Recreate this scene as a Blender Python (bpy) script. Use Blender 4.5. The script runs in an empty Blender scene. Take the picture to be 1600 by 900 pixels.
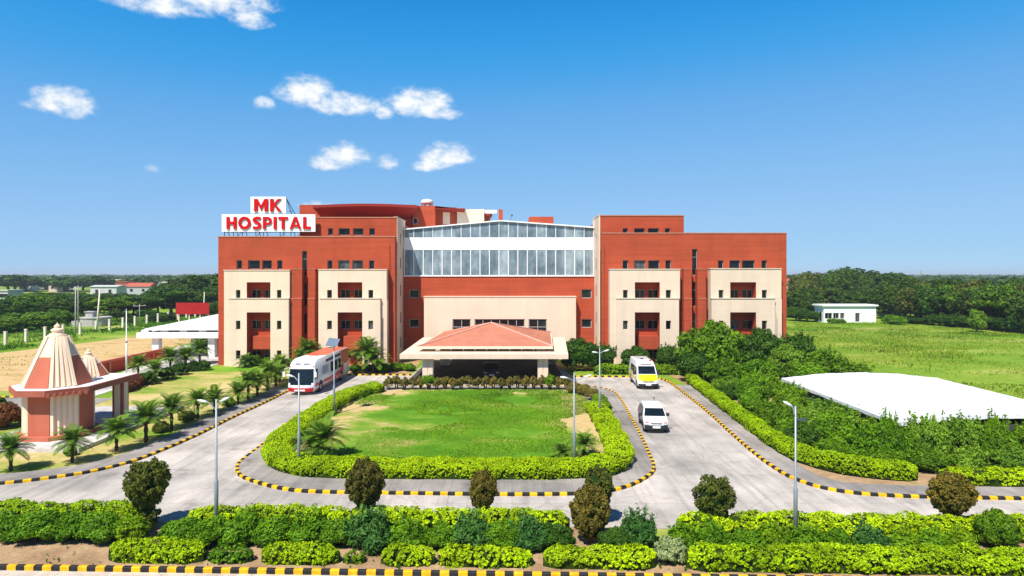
SKY_AIR, SKY_DUST, SKY_OZ, SKY_SAT, SKY_HUE, SKY_STR = 1.0, .0, 8.0, 1.0, .5, .1
SKY_CURVE = (((0, 0), (.06, .012), (.112, .112), (.209, .2), (.468, .262), (1, .37)),
             ((0, 0), (.10, .05), (.138, .208), (.235, .312), (.413, .39), (.716, .455), (1, .53)),
             ((0, 0), (.24, .16), (.314, .525), (.503, .595), (.76, .635), (.913, .645), (1, .65)))
CLOUD_LO, CLOUD_HI = (4.2, 5.3, 6.5), (7.0, 7.15, 7.3)
EXPOSURE, HAZE = .52, .0002
import bpy, bmesh, math, random
import numpy as np
from mathutils import Vector

R = math.radians
rng = np.random.default_rng(11)
random.seed(11)
SC = bpy.context.scene
COL = SC.collection

# ---------------------------------------------------------------- survey of the site
CAM_H, FOC, HOR = 11.3, 1000.0, 428.0
def G(px, py, z=0.0):
    """ground position (x, y) of a point sighted on the plane at height z"""
    y = (CAM_H - z) * FOC / (py - HOR)
    return ((px - 800) * y / FOC, y)
def P(px, py, y):
    """(x, z) of a point sighted on the vertical plane at depth y"""
    return ((px - 800) * y / FOC, CAM_H - (py - HOR) * y / FOC)
def PX(px, y): return (px - 800) * y / FOC
def PZ(py, y): return CAM_H - (py - HOR) * y / FOC

# ---------------------------------------------------------------- materials
def new_mat(name):
    m = bpy.data.materials.new(name)
    m.use_nodes = True
    nt = m.node_tree
    bs = nt.nodes['Principled BSDF']
    return m, nt, bs

def noise(nt, scale, detail=4, rough=.55, mapping=None, coord='Object'):
    tc = nt.nodes.new('ShaderNodeTexCoord')
    mp = nt.nodes.new('ShaderNodeMapping')
    if mapping: mp.inputs['Scale'].default_value = mapping
    n = nt.nodes.new('ShaderNodeTexNoise')
    n.inputs['Scale'].default_value = scale
    n.inputs['Detail'].default_value = detail
    n.inputs['Roughness'].default_value = rough
    nt.links.new(tc.outputs[coord], mp.inputs['Vector'])
    nt.links.new(mp.outputs['Vector'], n.inputs['Vector'])
    return n

def ramp(nt, src, stops, interp='LINEAR'):
    r = nt.nodes.new('ShaderNodeValToRGB')
    r.color_ramp.interpolation = interp
    el = r.color_ramp.elements
    while len(el) < len(stops): el.new(0.5)
    for e, (p, c) in zip(el, stops):
        e.position = p
        e.color = (*c, 1) if len(c) == 3 else c
    nt.links.new(src, r.inputs['Fac'])
    return r

def mixc(nt, fac, a, b, mode='MIX'):
    m = nt.nodes.new('ShaderNodeMix')
    m.data_type = 'RGBA'; m.blend_type = mode
    for k, v in ((0, fac), (6, a), (7, b)):
        if hasattr(v, 'is_output'): nt.links.new(v, m.inputs[k])
        elif k == 0: m.inputs[0].default_value = v
        else: m.inputs[k].default_value = (*v, 1) if len(v) == 3 else v
    return m.outputs[2]

def bump(nt, bs, src, strength, dist):
    b = nt.nodes.new('ShaderNodeBump')
    b.inputs['Strength'].default_value = strength
    b.inputs['Distance'].default_value = dist
    nt.links.new(src, b.inputs['Height'])
    nt.links.new(b.outputs['Normal'], bs.inputs['Normal'])

def mat(name, col, rough=.7, spec=.3, var=.12, scale=1.5, metal=0, mapping=None, bmp=0.0, coat=0):
    m, nt, bs = new_mat(name)
    n = noise(nt, scale, 5, .6, mapping)
    lo = tuple(c * (1 - var) for c in col); hi = tuple(min(1, c * (1 + var)) for c in col)
    r = ramp(nt, n.outputs['Fac'], [(.3, lo), (.7, hi)])
    nt.links.new(r.outputs['Color'], bs.inputs['Base Color'])
    bs.inputs['Roughness'].default_value = rough
    bs.inputs['Specular IOR Level'].default_value = spec
    bs.inputs['Metallic'].default_value = metal
    bs.inputs['Coat Weight'].default_value = coat
    if bmp: bump(nt, bs, n.outputs['Fac'], .5, bmp)
    return m

def wall_mat(name, col, var=.08, streak=.1, course=.0):
    """rendered masonry: blotches, faint rain streaks and horizontal courses"""
    m, nt, bs = new_mat(name)
    n1 = noise(nt, .35, 6, .65)
    n2 = noise(nt, .5, 4, .65, (1.7, 1.7, .10))
    n3 = noise(nt, 1.0, 4, .6, (.12, .12, 5.0))
    a = ramp(nt, n1.outputs['Fac'], [(.3, tuple(c * (1 - var) for c in col)), (.7, tuple(min(1, c * (1 + var)) for c in col))])
    s = ramp(nt, n2.outputs['Fac'], [(.35, (1 - streak,) * 3), (.55, (1, 1, 1))])
    c = mixc(nt, 1.0, a.outputs['Color'], s.outputs['Color'], 'MULTIPLY')
    k = ramp(nt, n3.outputs['Fac'], [(.3, (1 - course,) * 3), (.6, (1, 1, 1))])
    c = mixc(nt, 1.0, c, k.outputs['Color'], 'MULTIPLY')
    nt.links.new(c, bs.inputs['Base Color'])
    bs.inputs['Roughness'].default_value = .85
    bs.inputs['Specular IOR Level'].default_value = .2
    nf = noise(nt, 14, 3, .6)
    bump(nt, bs, nf.outputs['Fac'], .25, .01)
    return m

def leaf_mat(name, dark, light, trans=.25, rough=.5, patch=.25, pscale=.5):
    trans *= .6
    m, nt, bs = new_mat(name)
    at = nt.nodes.new('ShaderNodeAttribute'); at.attribute_name = 'tone'
    r = ramp(nt, at.outputs['Fac'], [(0, dark), (1, light)])
    n = noise(nt, pscale, 3)
    k = ramp(nt, n.outputs['Fac'], [(.3, (1 - patch,) * 3), (.7, (1 + patch, 1 + patch * .8, 1))])
    c = mixc(nt, 1.0, r.outputs['Color'], k.outputs['Color'], 'MULTIPLY')
    oi = nt.nodes.new('ShaderNodeObjectInfo')
    k2 = ramp(nt, oi.outputs['Random'], [(0, (.78, .84, .8)), (1, (1.2, 1.12, 1.0))])
    c = mixc(nt, 1.0, c, k2.outputs['Color'], 'MULTIPLY')
    nt.links.new(c, bs.inputs['Base Color'])
    bs.inputs['Roughness'].default_value = rough
    bs.inputs['Specular IOR Level'].default_value = .12
    tr = nt.nodes.new('ShaderNodeBsdfTranslucent')
    nt.links.new(c, tr.inputs['Color'])
    mx = nt.nodes.new('ShaderNodeMixShader'); mx.inputs[0].default_value = trans
    out = nt.nodes['Material Output']
    nt.links.new(bs.outputs[0], mx.inputs[1]); nt.links.new(tr.outputs[0], mx.inputs[2])
    nt.links.new(mx.outputs[0], out.inputs['Surface'])
    return m

def ground_mat(name, cols, scale=.2, fine=2.5, bmp=.04, stops=(.35, .5, .65), mapping=None, fv=.28):
    m, nt, bs = new_mat(name)
    n1 = noise(nt, scale, 8, .62, mapping)
    n2 = noise(nt, fine, 6, .7)
    a = ramp(nt, n1.outputs['Fac'], list(zip(stops, cols)))
    k = ramp(nt, n2.outputs['Fac'], [(.3, (1 - fv,) * 3), (.7, (1 + fv,) * 3)])
    c = mixc(nt, 1.0, a.outputs['Color'], k.outputs['Color'], 'MULTIPLY')
    nt.links.new(c, bs.inputs['Base Color'])
    bs.inputs['Roughness'].default_value = .95
    bs.inputs['Specular IOR Level'].default_value = .1
    bump(nt, bs, n2.outputs['Fac'], .8, bmp)
    return m

def concrete_road(name, base, slab=(3.2, 4.5), rot=0.0):
    """cast slabs with joints, oil stains and dust"""
    m, nt, bs = new_mat(name)
    tc = nt.nodes.new('ShaderNodeTexCoord')
    mp = nt.nodes.new('ShaderNodeMapping'); mp.inputs['Rotation'].default_value[2] = rot
    nt.links.new(tc.outputs['Object'], mp.inputs['Vector'])
    br = nt.nodes.new('ShaderNodeTexBrick')
    br.offset = 0.0; br.squash = 1.0
    br.inputs['Scale'].default_value = 1.0
    br.inputs['Brick Width'].default_value = slab[0]; br.inputs['Row Height'].default_value = slab[1]
    br.inputs['Mortar Size'].default_value = .022; br.inputs['Mortar Smooth'].default_value = .3
    br.inputs['Color1'].default_value = (*[c * 1.06 for c in base], 1)
    br.inputs['Color2'].default_value = (*[c * .9 for c in base], 1)
    br.inputs['Mortar'].default_value = (*[c * .74 for c in base], 1)
    br.inputs['Bias'].default_value = 0
    nt.links.new(mp.outputs['Vector'], br.inputs['Vector'])
    n1 = noise(nt, .16, 7, .6)
    n2 = noise(nt, 1.1, 6, .65, (1, .35, 1))
    n3 = noise(nt, 9, 3, .6)
    a = ramp(nt, n1.outputs['Fac'], [(.36, (.66, .67, .68)), (.62, (1.12, 1.11, 1.09))])
    b = ramp(nt, n2.outputs['Fac'], [(.3, (.84, .84, .85)), (.6, (1.05, 1.05, 1.05))])
    d = ramp(nt, n3.outputs['Fac'], [(.3, (.93,) * 3), (.7, (1.06,) * 3)])
    c = mixc(nt, 1.0, br.outputs['Color'], a.outputs['Color'], 'MULTIPLY')
    c = mixc(nt, 1.0, c, b.outputs['Color'], 'MULTIPLY')
    c = mixc(nt, 1.0, c, d.outputs['Color'], 'MULTIPLY')
    n4 = noise(nt, .55, 8, .7)
    st = ramp(nt, n4.outputs['Fac'], [(.56, (1, 1, 1)), (.64, (.80, .79, .78)), (.7, (.70, .69, .68))])
    c = mixc(nt, 1.0, c, st.outputs['Color'], 'MULTIPLY')
    n5 = noise(nt, .8, 5, .6, (2.6, .12, 1))                  # tyre-darkened wheel tracks
    tk = ramp(nt, n5.outputs['Fac'], [(.5, (1, 1, 1)), (.62, (.84, .84, .84))])
    c = mixc(nt, 1.0, c, tk.outputs['Color'], 'MULTIPLY')
    vo = nt.nodes.new('ShaderNodeTexVoronoi'); vo.feature = 'DISTANCE_TO_EDGE'; vo.inputs['Scale'].default_value = .16
    nd = noise(nt, .7, 5, .65)
    ad = nt.nodes.new('ShaderNodeVectorMath'); ad.operation = 'ADD'
    nt.links.new(mp.outputs['Vector'], ad.inputs[0]); nt.links.new(nd.outputs['Color'], ad.inputs[1])
    nt.links.new(ad.outputs[0], vo.inputs['Vector'])
    ck = ramp(nt, vo.outputs['Distance'], [(.0, (.66, .66, .66)), (.006, (1, 1, 1))])
    c = mixc(nt, .8, c, ck.outputs['Color'], 'MULTIPLY')
    nt.links.new(c, bs.inputs['Base Color'])
    bs.inputs['Roughness'].default_value = .85
    bs.inputs['Specular IOR Level'].default_value = .2
    bump(nt, bs, n3.outputs['Fac'], .2, .005)
    return m

def kerb_mat(name, pitch, yellow=(.8, .44, .01), wear=.5):
    m, nt, bs = new_mat(name)
    uv = nt.nodes.new('ShaderNodeUVMap')
    sp = nt.nodes.new('ShaderNodeSeparateXYZ')
    nt.links.new(uv.outputs['UV'], sp.inputs[0])
    d = nt.nodes.new('ShaderNodeMath'); d.operation = 'DIVIDE'; d.inputs[1].default_value = pitch
    nt.links.new(sp.outputs['X'], d.inputs[0])
    f = nt.nodes.new('ShaderNodeMath'); f.operation = 'FRACT'
    nt.links.new(d.outputs[0], f.inputs[0])
    g = nt.nodes.new('ShaderNodeMath'); g.operation = 'GREATER_THAN'; g.inputs[1].default_value = .5
    nt.links.new(f.outputs[0], g.inputs[0])
    n = noise(nt, 3.0, 6, .7)
    w = ramp(nt, n.outputs['Fac'], [(.3, (.62,) * 3), (.6, (1.05,) * 3)])
    c = mixc(nt, g.outputs[0], (.022, .022, .024), yellow)
    c = mixc(nt, 1.0, c, w.outputs['Color'], 'MULTIPLY')
    n2 = noise(nt, 1.7, 7, .75)
    chip = ramp(nt, n2.outputs['Fac'], [(.66, (0, 0, 0)), (.72, (wear,) * 3)])
    c = mixc(nt, chip.outputs['Color'], c, (.3, .29, .27))
    nt.links.new(c, bs.inputs['Base Color'])
    bs.inputs['Roughness'].default_value = .7
    bs.inputs['Specular IOR Level'].default_value = .2
    return m

M = {}
M['red'] = wall_mat('red_render', (.425, .073, .030), .13, .08, .18)
M['cream'] = wall_mat('cream_render', (.75, .59, .445), .05, .07, .04)
M['coping'] = mat('coping', (.62, .5, .38), .8)
M['redcope'] = mat('red_coping', (.46, .19, .12), .8)
M['ridge'] = mat('ridge_cap', (.72, .40, .30), .8)
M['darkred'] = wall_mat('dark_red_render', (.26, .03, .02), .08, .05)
M['white'] = mat('white_paint', (.8, .8, .78), .6, .3, .04)
M['whitepanel'] = mat('white_cladding', (.84, .85, .84), .45, .4, .03, .4)
M['alu'] = mat('window_frame', (.4, .38, .35), .45, .5, .05)
def window_glass():
    m, nt, bs = new_mat('dark_glass')
    oi = nt.nodes.new('ShaderNodeObjectInfo')
    r = ramp(nt, oi.outputs['Random'], [(0, (.004, .006, .007)), (.65, (.01, .013, .015)), (.85, (.03, .037, .04)), (1, (.08, .095, .095))])
    n = noise(nt, 1.3, 3, .5, (1, 1, .5))
    k = ramp(nt, n.outputs['Fac'], [(.4, (.5,) * 3), (.6, (1.3,) * 3)])
    nt.links.new(mixc(nt, 1.0, r.outputs['Color'], k.outputs['Color'], 'MULTIPLY'), bs.inputs['Base Color'])
    bs.inputs['Roughness'].default_value = .05
    bs.inputs['Specular IOR Level'].default_value = .3
    return m
M['glass'] = window_glass()
def reflective_glass():
    m, nt, bs = new_mat('reflective_glazing')
    n = noise(nt, .5, 5, .65, (1, 1, .7))
    n2 = noise(nt, .8, 3, .5, (2.2, 1, .15))
    r = ramp(nt, n.outputs['Fac'], [(.36, (.13, .18, .21)), (.5, (.24, .31, .35)), (.62, (.36, .43, .46))])  # blotches paint interiors and reflected clouds and trees into the glass colour
    r2 = ramp(nt, n2.outputs['Fac'], [(.4, (.8,) * 3), (.6, (1.08,) * 3)])
    c = mixc(nt, 1.0, r.outputs['Color'], r2.outputs['Color'], 'MULTIPLY')
    tc = nt.nodes.new('ShaderNodeTexCoord'); sp = nt.nodes.new('ShaderNodeSeparateXYZ'); nt.links.new(tc.outputs['Object'], sp.inputs[0])
    dv = nt.nodes.new('ShaderNodeMath'); dv.operation = 'MULTIPLY_ADD'; dv.inputs[1].default_value = 1 / 1.2635; dv.inputs[2].default_value = 14.38 / 1.2635 + 40
    fl = nt.nodes.new('ShaderNodeMath'); fl.operation = 'FLOOR'; wn = nt.nodes.new('ShaderNodeTexWhiteNoise'); wn.noise_dimensions = '1D'
    nt.links.new(sp.outputs['X'], dv.inputs[0]); nt.links.new(dv.outputs[0], fl.inputs[0]); nt.links.new(fl.outputs[0], wn.inputs['W'])
    pn = ramp(nt, wn.outputs['Value'], [(0, (.74, .76, .78)), (1, (1.16, 1.15, 1.13))])      # blinds drawn differently behind each pane
    c = mixc(nt, 1.0, c, pn.outputs['Color'], 'MULTIPLY')
    nt.links.new(c, bs.inputs['Base Color'])
    bs.inputs['Metallic'].default_value = .15
    bs.inputs['Roughness'].default_value = .1
    return m
M['hallglass'] = reflective_glass()
M['salmon'] = wall_mat('salmon_roof', (.50, .185, .115), .07, .12, .14)
M['steel'] = mat('galvanised_steel', (.27, .30, .33), .45, .5, .08, 4, .3)
M['darksteel'] = mat('dark_steel', (.06, .06, .07), .5, .5)
M['signred'] = mat('sign_red', (.56, .003, .006), .7, .1, .04)
M['signwhite'] = mat('sign_white', (.86, .86, .86), .5, .3, .02)
M['concrete'] = mat('concrete', (.42, .4, .37), .9, .2, .15, 2)
M['postcream'] = mat('post_cream', (.78, .69, .56), .9, .2, .15, 2)
M['shrinecream'] = wall_mat('shrine_cream', (.86, .65, .475), .06, .12)
M['shrinered'] = wall_mat('shrine_terracotta', (.48, .135, .08), .07, .10)
M['maroon'] = mat('maroon_paint', (.36, .10, .065), .7)
M['crimson'] = mat('crimson_board', (.32, .008, .010), .6)
M['canopyroof'] = wall_mat('canopy_roof', (.62, .63, .65), .06, .12)
M['brightred'] = wall_mat('bright_red_render', (.5, .07, .03))
M['porchshade'] = concrete_road('shade_dark_paving', (.075, .072, .07), (.8, .8))  # near black: the porch shade is put into the floor colour
M['solar'] = mat('solar_panel', (.14, .19, .26), .3, .6, .1)
M['lamp'] = mat('lamp_head', (.7, .71, .72), .4, .5, .04)
def tarp_mat():
    m, nt, bs = new_mat('white_tarpaulin')
    tc = nt.nodes.new('ShaderNodeTexCoord'); sp = nt.nodes.new('ShaderNodeSeparateXYZ'); nt.links.new(tc.outputs['Object'], sp.inputs[0])
    d = nt.nodes.new('ShaderNodeMath'); d.operation = 'PINGPONG'; d.inputs[1].default_value = 1.15; nt.links.new(sp.outputs['X'], d.inputs[0])
    sm = ramp(nt, d.outputs[0], [(0, (.9, .9, .9)), (.03, (1, 1, 1))])
    n = noise(nt, .35, 6, .65, (1, .4, 1))
    k = ramp(nt, n.outputs['Fac'], [(.35, (.66, .66, .66)), (.6, (.82, .82, .82))])
    nt.links.new(mixc(nt, 1.0, k.outputs['Color'], sm.outputs['Color'], 'MULTIPLY'), bs.inputs['Base Color'])
    bs.inputs['Roughness'].default_value = .6
    return m
M['tarp'] = tarp_mat()
M['tank'] = mat('tank_white', (.75, .72, .66), .5)
M['rubber'] = mat('tyre', (.02, .02, .02), .85, .2)
M['rim'] = mat('wheel_rim', (.5, .5, .52), .35, .5, .05, 3, .7)
M['vanwhite'] = mat('van_white', (.82, .82, .82), .3, .5, .02, 1, 0, None, 0, .4)
M['busred'] = mat('bus_red', (.6, .012, .02), .4, .4, .04, 1, 0, None, 0, .1)
M['busorange'] = mat('bus_orange_red', (.60, .11, .045), .45, .4, .06, 1, 0, None, 0, .05)
M['yellow'] = mat('bonnet_yellow', (.85, .66, .0), .35, .5, .02, 1, 0, None, 0, .3)
M['blackplastic'] = mat('black_plastic', (.025, .025, .027), .6, .4)
M['autoglass'] = mat('car_glass', (.006, .012, .018), .05, .45, .4, 2)
M['headlight'] = mat('headlight_lens', (.6, .62, .64), .15, .6, .1, 5)
M['redlens'] = mat('red_lens', (.55, .03, .03), .3, .5)
M['plate'] = mat('number_plate', (.75, .75, .72), .5)
M['carblue'] = mat('dark_car_paint', (.03, .035, .045), .3, .5, .05, 1, 0, None, 0, .5)
M['bark'] = mat('bark', (.11, .08, .055), .95, .1, .3, 6, 0, (1, 1, .3), .03)
M['palmtrunk'] = mat('palm_trunk', (.075, .055, .04), .95, .1, .35, 9, 0, (1, 1, 2.5), .04)
M['stem'] = mat('twigs', (.07, .05, .03), .95, .1, .3, 5)
M['pinkwall'] = wall_mat('far_pink_wall', (.62, .45, .38))
M['redroof'] = mat('far_red_roof', (.4, .1, .06), .8)
M['greyroof'] = mat('far_grey_roof', (.4, .41, .42), .7)
M['wire'] = mat('wire', (.25, .25, .25), .5)

# foliage
M['lime'] = leaf_mat('golden_hedge_leaves', (.15, .30, .002), (.46, .66, .003), .3, .5, .42, .9)
M['limebright'] = leaf_mat('clipped_golden_leaves', (.20, .36, .002), (.50, .70, .003), .3, .5, .3, .9)
M['limegreen'] = leaf_mat('mid_hedge_leaves', (.06, .16, .004), (.22, .38, .01), .25, .5, .4, .9)
M['green'] = leaf_mat('green_shrub_leaves', (.026, .10, .003), (.17, .36, .012), .25, .5, .4, .9)
M['deep'] = leaf_mat('dark_green_leaves', (.018, .06, .006), (.07, .16, .014), .2)
M['blue'] = leaf_mat('blue_green_leaves', (.022, .085, .016), (.08, .2, .04), .2)
M['olive'] = leaf_mat('olive_topiary_leaves', (.04, .065, .010), (.15, .17, .025), .18)
M['bronze'] = leaf_mat('bronze_topiary_leaves', (.06, .065, .012), (.21, .165, .026), .18)
M['wine'] = leaf_mat('maroon_shrub_leaves', (.10, .085, .02), (.26, .22, .05), .2)
M['croton'] = leaf_mat('croton_leaves', (.1, .03, .015), (.26, .1, .04), .2)
M['palm'] = leaf_mat('palm_fronds', (.045, .12, .010), (.17, .30, .03), .2)
M['tree'] = leaf_mat('tree_leaves', (.010, .035, .004), (.09, .17, .016), .2, .5, .35, .25)
M['treelight'] = leaf_mat('light_tree_leaves', (.06, .15, .01), (.19, .34, .03), .22)
M['bush'] = leaf_mat('bush_leaves', (.022, .078, .003), (.17, .32, .012), .25, .5, .35, .5)
M['variegated'] = leaf_mat('variegated_leaves', (.05, .12, .03), (.5, .58, .3), .2)
M['grass'] = leaf_mat('wild_grass', (.10, .20, .012), (.31, .38, .04), .8, .6, .3, .06)
M['weed'] = leaf_mat('weeds', (.06, .19, .01), (.2, .4, .025), .7)

# ground
M['ground'] = ground_mat('ground', [(.11, .23, .012), (.21, .30, .03), (.46, .39, .14)], .045, 1.4, .08, (.36, .55, .72), (1, 2.2, 1))
M['lawn'] = ground_mat('lawn', [(.07, .22, .008), (.13, .30, .012), (.24, .33, .04), (.48, .36, .16)], .16, 3.0, .03, (.35, .5, .6, .7), (1, 1.7, 1), .2)
def island_lawn():
    m = ground_mat('island_lawn', [(.06, .18, .008), (.10, .235, .012), (.23, .29, .045), (.50, .37, .17)], .17, 3.0, .03, (.35, .52, .62, .7), (1, 1.7, 1), .2)
    nt = m.node_tree
    tc = nt.nodes.new('ShaderNodeTexCoord'); sp = nt.nodes.new('ShaderNodeSeparateXYZ')
    nt.links.new(tc.outputs['Object'], sp.inputs[0])
    def rng_(a, b, src):
        r = nt.nodes.new('ShaderNodeMapRange'); r.interpolation_type = 'SMOOTHSTEP'
        r.inputs['From Min'].default_value = a; r.inputs['From Max'].default_value = b
        nt.links.new(src, r.inputs['Value']); return r.outputs['Result']
    east, west, north = rng_(2.6, 6.4, sp.outputs['X']), rng_(-8.6, -14.2, sp.outputs['X']), rng_(58.5, 62, sp.outputs['Y'])
    rp = [n for n in nt.nodes if n.type == 'VALTORGB'][0]
    src = rp.inputs['Fac'].links[0].from_socket
    a = src
    for e, k in ((east, .26), (west, .22), (north, .16)):
        n = nt.nodes.new('ShaderNodeMath'); n.operation = 'MULTIPLY_ADD'; n.inputs[1].default_value = k
        nt.links.new(e, n.inputs[0]); nt.links.new(a, n.inputs[2]); a = n.outputs[0]
    nt.links.new(a, rp.inputs['Fac'])
    return m
M['islandlawn'] = island_lawn()
M['drylawn'] = ground_mat('dry_lawn', [(.15, .26, .02), (.40, .35, .11), (.54, .41, .19)], .13, 3.0, .03, (.36, .5, .62), (1, 1.6, 1), .2)
M['dryfield'] = ground_mat('dry_field', [(.30, .25, .08), (.50, .34, .15), (.56, .39, .19), (.28, .32, .06)], .16, 1.6, .06, (.34, .44, .58, .68), (1, 2.4, 1), .25)
M['soil'] = ground_mat('soil', [(.29, .185, .10), (.40, .27, .155), (.22, .23, .06)], .5, 5, .03, (.4, .58, .72), None, .25)
M['road'] = concrete_road('concrete_road', (.50, .455, .41))
M['pave'] = concrete_road('pavement_concrete', (.33, .30, .275), (1.6, 1.9))
M['plaza'] = concrete_road('plaza_concrete', (.56, .53, .50), (3, 3))
M['frontpave'] = concrete_road('front_paving', (.62, .53, .44), (1.9, 1.2))
M['kerb'] = kerb_mat('kerb_paint', .76, (.82, .46, .01), .6)
M['kerbfront'] = kerb_mat('front_kerb_paint', .69, (.85, .42, .01))

# ---------------------------------------------------------------- mesh helpers
class MB:
    def __init__(self): self.v = []; self.f = []
    def quad(self, a, b, c, d):
        n = len(self.v); self.v += [a, b, c, d]; self.f.append((n, n + 1, n + 2, n + 3)); return self
    def poly(self, pts):
        n = len(self.v); self.v += list(pts); self.f.append(tuple(range(n, n + len(pts)))); return self
    def box(self, x0, x1, y0, y1, z0, z1):
        n = len(self.v)
        self.v += [(x0, y0, z0), (x1, y0, z0), (x1, y1, z0), (x0, y1, z0), (x0, y0, z1), (x1, y0, z1), (x1, y1, z1), (x0, y1, z1)]
        self.f += [tuple(n + i for i in q) for q in ((0, 3, 2, 1), (4, 5, 6, 7), (0, 1, 5, 4), (1, 2, 6, 5), (2, 3, 7, 6), (3, 0, 4, 7))]
        return self
    def prism(self, poly, z0, z1):
        """poly counter-clockwise in xy"""
        n = len(self.v); k = len(poly)
        self.v += [(x, y, z0) for x, y in poly] + [(x, y, z1) for x, y in poly]
        self.f.append(tuple(n + i for i in range(k))[::-1]); self.f.append(tuple(n + k + i for i in range(k)))
        for i in range(k):
            j = (i + 1) % k
            self.f.append((n + i, n + j, n + k + j, n + k + i))
        return self
    def frustum(self, polys_z):
        """stack of same-length xy polygons: [(poly, z), ...]"""
        n = len(self.v); k = len(polys_z[0][0])
        for p, z in polys_z: self.v += [(x, y, z) for x, y in p]
        self.f.append(tuple(n + i for i in range(k))[::-1])
        for r in range(len(polys_z) - 1):
            for i in range(k):
                j = (i + 1) % k; a = n + r * k
                self.f.append((a + i, a + j, a + k + j, a + k + i))
        self.f.append(tuple(n + (len(polys_z) - 1) * k + i for i in range(k)))
        return self
    def tube(self, pts, rad, n=8):
        """tapered tube along points; rad = list or number"""
        pts = [Vector(p) for p in pts]
        if not hasattr(rad, '__len__'): rad = [rad] * len(pts)
        s = len(self.v)
        for i, p in enumerate(pts):
            t = (pts[min(i + 1, len(pts) - 1)] - pts[max(i - 1, 0)]).normalized()
            a = Vector((0, 0, 1)) if abs(t.z) < .9 else Vector((1, 0, 0))
            u = t.cross(a).normalized(); w = t.cross(u)
            for j in range(n):
                q = 2 * math.pi * j / n
                self.v.append(tuple(p + u * (math.cos(q) * rad[i]) + w * (math.sin(q) * rad[i])))
        for i in range(len(pts) - 1):
            for j in range(n):
                k = (j + 1) % n
                self.f.append((s + i * n + j, s + (i + 1) * n + j, s + (i + 1) * n + k, s + i * n + k))
        self.f.append(tuple(s + j for j in range(n)))
        self.f.append(tuple(s + (len(pts) - 1) * n + j for j in range(n))[::-1])
        return self
    def bar(self, p0, p1, w, h=None):
        h = h or w
        p0, p1 = Vector(p0), Vector(p1)
        t = (p1 - p0).normalized()
        a = Vector((0, 0, 1)) if abs(t.z) < .95 else Vector((0, 1, 0))
        u = t.cross(a).normalized() * w / 2; v = u.cross(t).normalized() * h / 2
        n = len(self.v)
        for p in (p0, p1):
            self.v += [tuple(p - u - v), tuple(p + u - v), tuple(p + u + v), tuple(p - u + v)]
        self.f += [tuple(n + i for i in q) for q in ((3, 2, 1, 0), (4, 5, 6, 7), (0, 1, 5, 4), (1, 2, 6, 5), (2, 3, 7, 6), (3, 0, 4, 7))]
        return self
    def lathe(self, prof, n=16, c=(0, 0)):
        s = len(self.v)
        for r, z in prof:
            for j in range(n):
                q = 2 * math.pi * j / n
                self.v.append((c[0] + r * math.cos(q), c[1] + r * math.sin(q), z))
        for i in range(len(prof) - 1):
            for j in range(n):
                k = (j + 1) % n
                self.f.append((s + i * n + j, s + i * n + k, s + (i + 1) * n + k, s + (i + 1) * n + j))
        self.f.append(tuple(s + j for j in range(n))[::-1])
        self.f.append(tuple(s + (len(prof) - 1) * n + j for j in range(n)))
        return self
    def build(self, name, m, parent=None, smooth=False, off=None):
        me = bpy.data.meshes.new(name)
        v = self.v if off is None else [(a - off[0], b - off[1], c - off[2]) for a, b, c in self.v]
        me.from_pydata(v, [], self.f)
        me.materials.append(M[m] if isinstance(m, str) else m)
        if smooth:
            me.polygons.foreach_set('use_smooth', [True] * len(me.polygons))
        me.update()
        o = bpy.data.objects.new(name, me); COL.objects.link(o)
        if parent: o.parent = parent
        return o

def tag(o, label=None, cat=None, group=None, kind=None):
    if label: o['label'] = label
    if cat: o['category'] = cat
    if group: o['group'] = group
    if kind: o['kind'] = kind
    return o
def thing(name, label, cat, loc=(0, 0, 0), rz=0, group=None):
    o = bpy.data.objects.new(name, None); COL.objects.link(o)
    o.location = loc; o.rotation_euler = (0, 0, rz)
    o.empty_display_size = .2
    return tag(o, label, cat, group)
def struct(o): o['kind'] = 'structure'; return o
def dup(root, loc, rz=0.0, s=1.0, label=None, group=None, m=None, mpart=('crown', 'foliage')):
    r = root.copy(); COL.objects.link(r)
    r.location = loc; r.rotation_euler = (0, 0, rz)
    r.scale = s if hasattr(s, '__len__') else (s, s, s)
    if label: r['label'] = label
    if group: r['group'] = group
    objs = [r]
    for ch in list(root.children):
        c = ch.copy(); COL.objects.link(c); c.parent = r; objs.append(c)
        for g in ch.children:
            d = g.copy(); COL.objects.link(d); d.parent = c
    if m:
        for o in objs:
            if o.type == 'MESH' and o.name.split('.')[0] in mpart:
                o.material_slots[0].link = 'OBJECT'; o.material_slots[0].material = M[m]
    return r

def smooth_path(pts, step=.4, closed=False):
    """Catmull-Rom through the points, resampled evenly; returns Nx2 array"""
    p = np.array(pts, float)
    if closed: q = np.vstack([p[-1], p, p[0], p[1]])
    else: q = np.vstack([2 * p[0] - p[1], p, 2 * p[-1] - p[-2]])
    out = []
    for i in range(1, len(q) - 2):
        a, b, c, d = q[i - 1], q[i], q[i + 1], q[i + 2]
        n = max(2, int(np.linalg.norm(c - b) / step * 2))
        for t in np.linspace(0, 1, n, endpoint=False):
            out.append(.5 * ((2 * b) + (c - a) * t + (2 * a - 5 * b + 4 * c - d) * t * t + (3 * b - a - 3 * c + d) * t ** 3))
    out.append(q[-2]); out = np.array(out)
    s = np.concatenate([[0], np.cumsum(np.linalg.norm(np.diff(out, axis=0), axis=1))])
    n = max(2, int(s[-1] / step) + 1)
    u = np.linspace(0, s[-1], n)
    return np.stack([np.interp(u, s, out[:, 0]), np.interp(u, s, out[:, 1])], 1)

def path_frame(p):
    t = np.gradient(p, axis=0); t /= np.linalg.norm(t, axis=1)[:, None]
    return t, np.stack([-t[:, 1], t[:, 0]], 1)      # tangent, left normal

def offset_path(p, d):
    return p + path_frame(p)[1] * d

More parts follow.
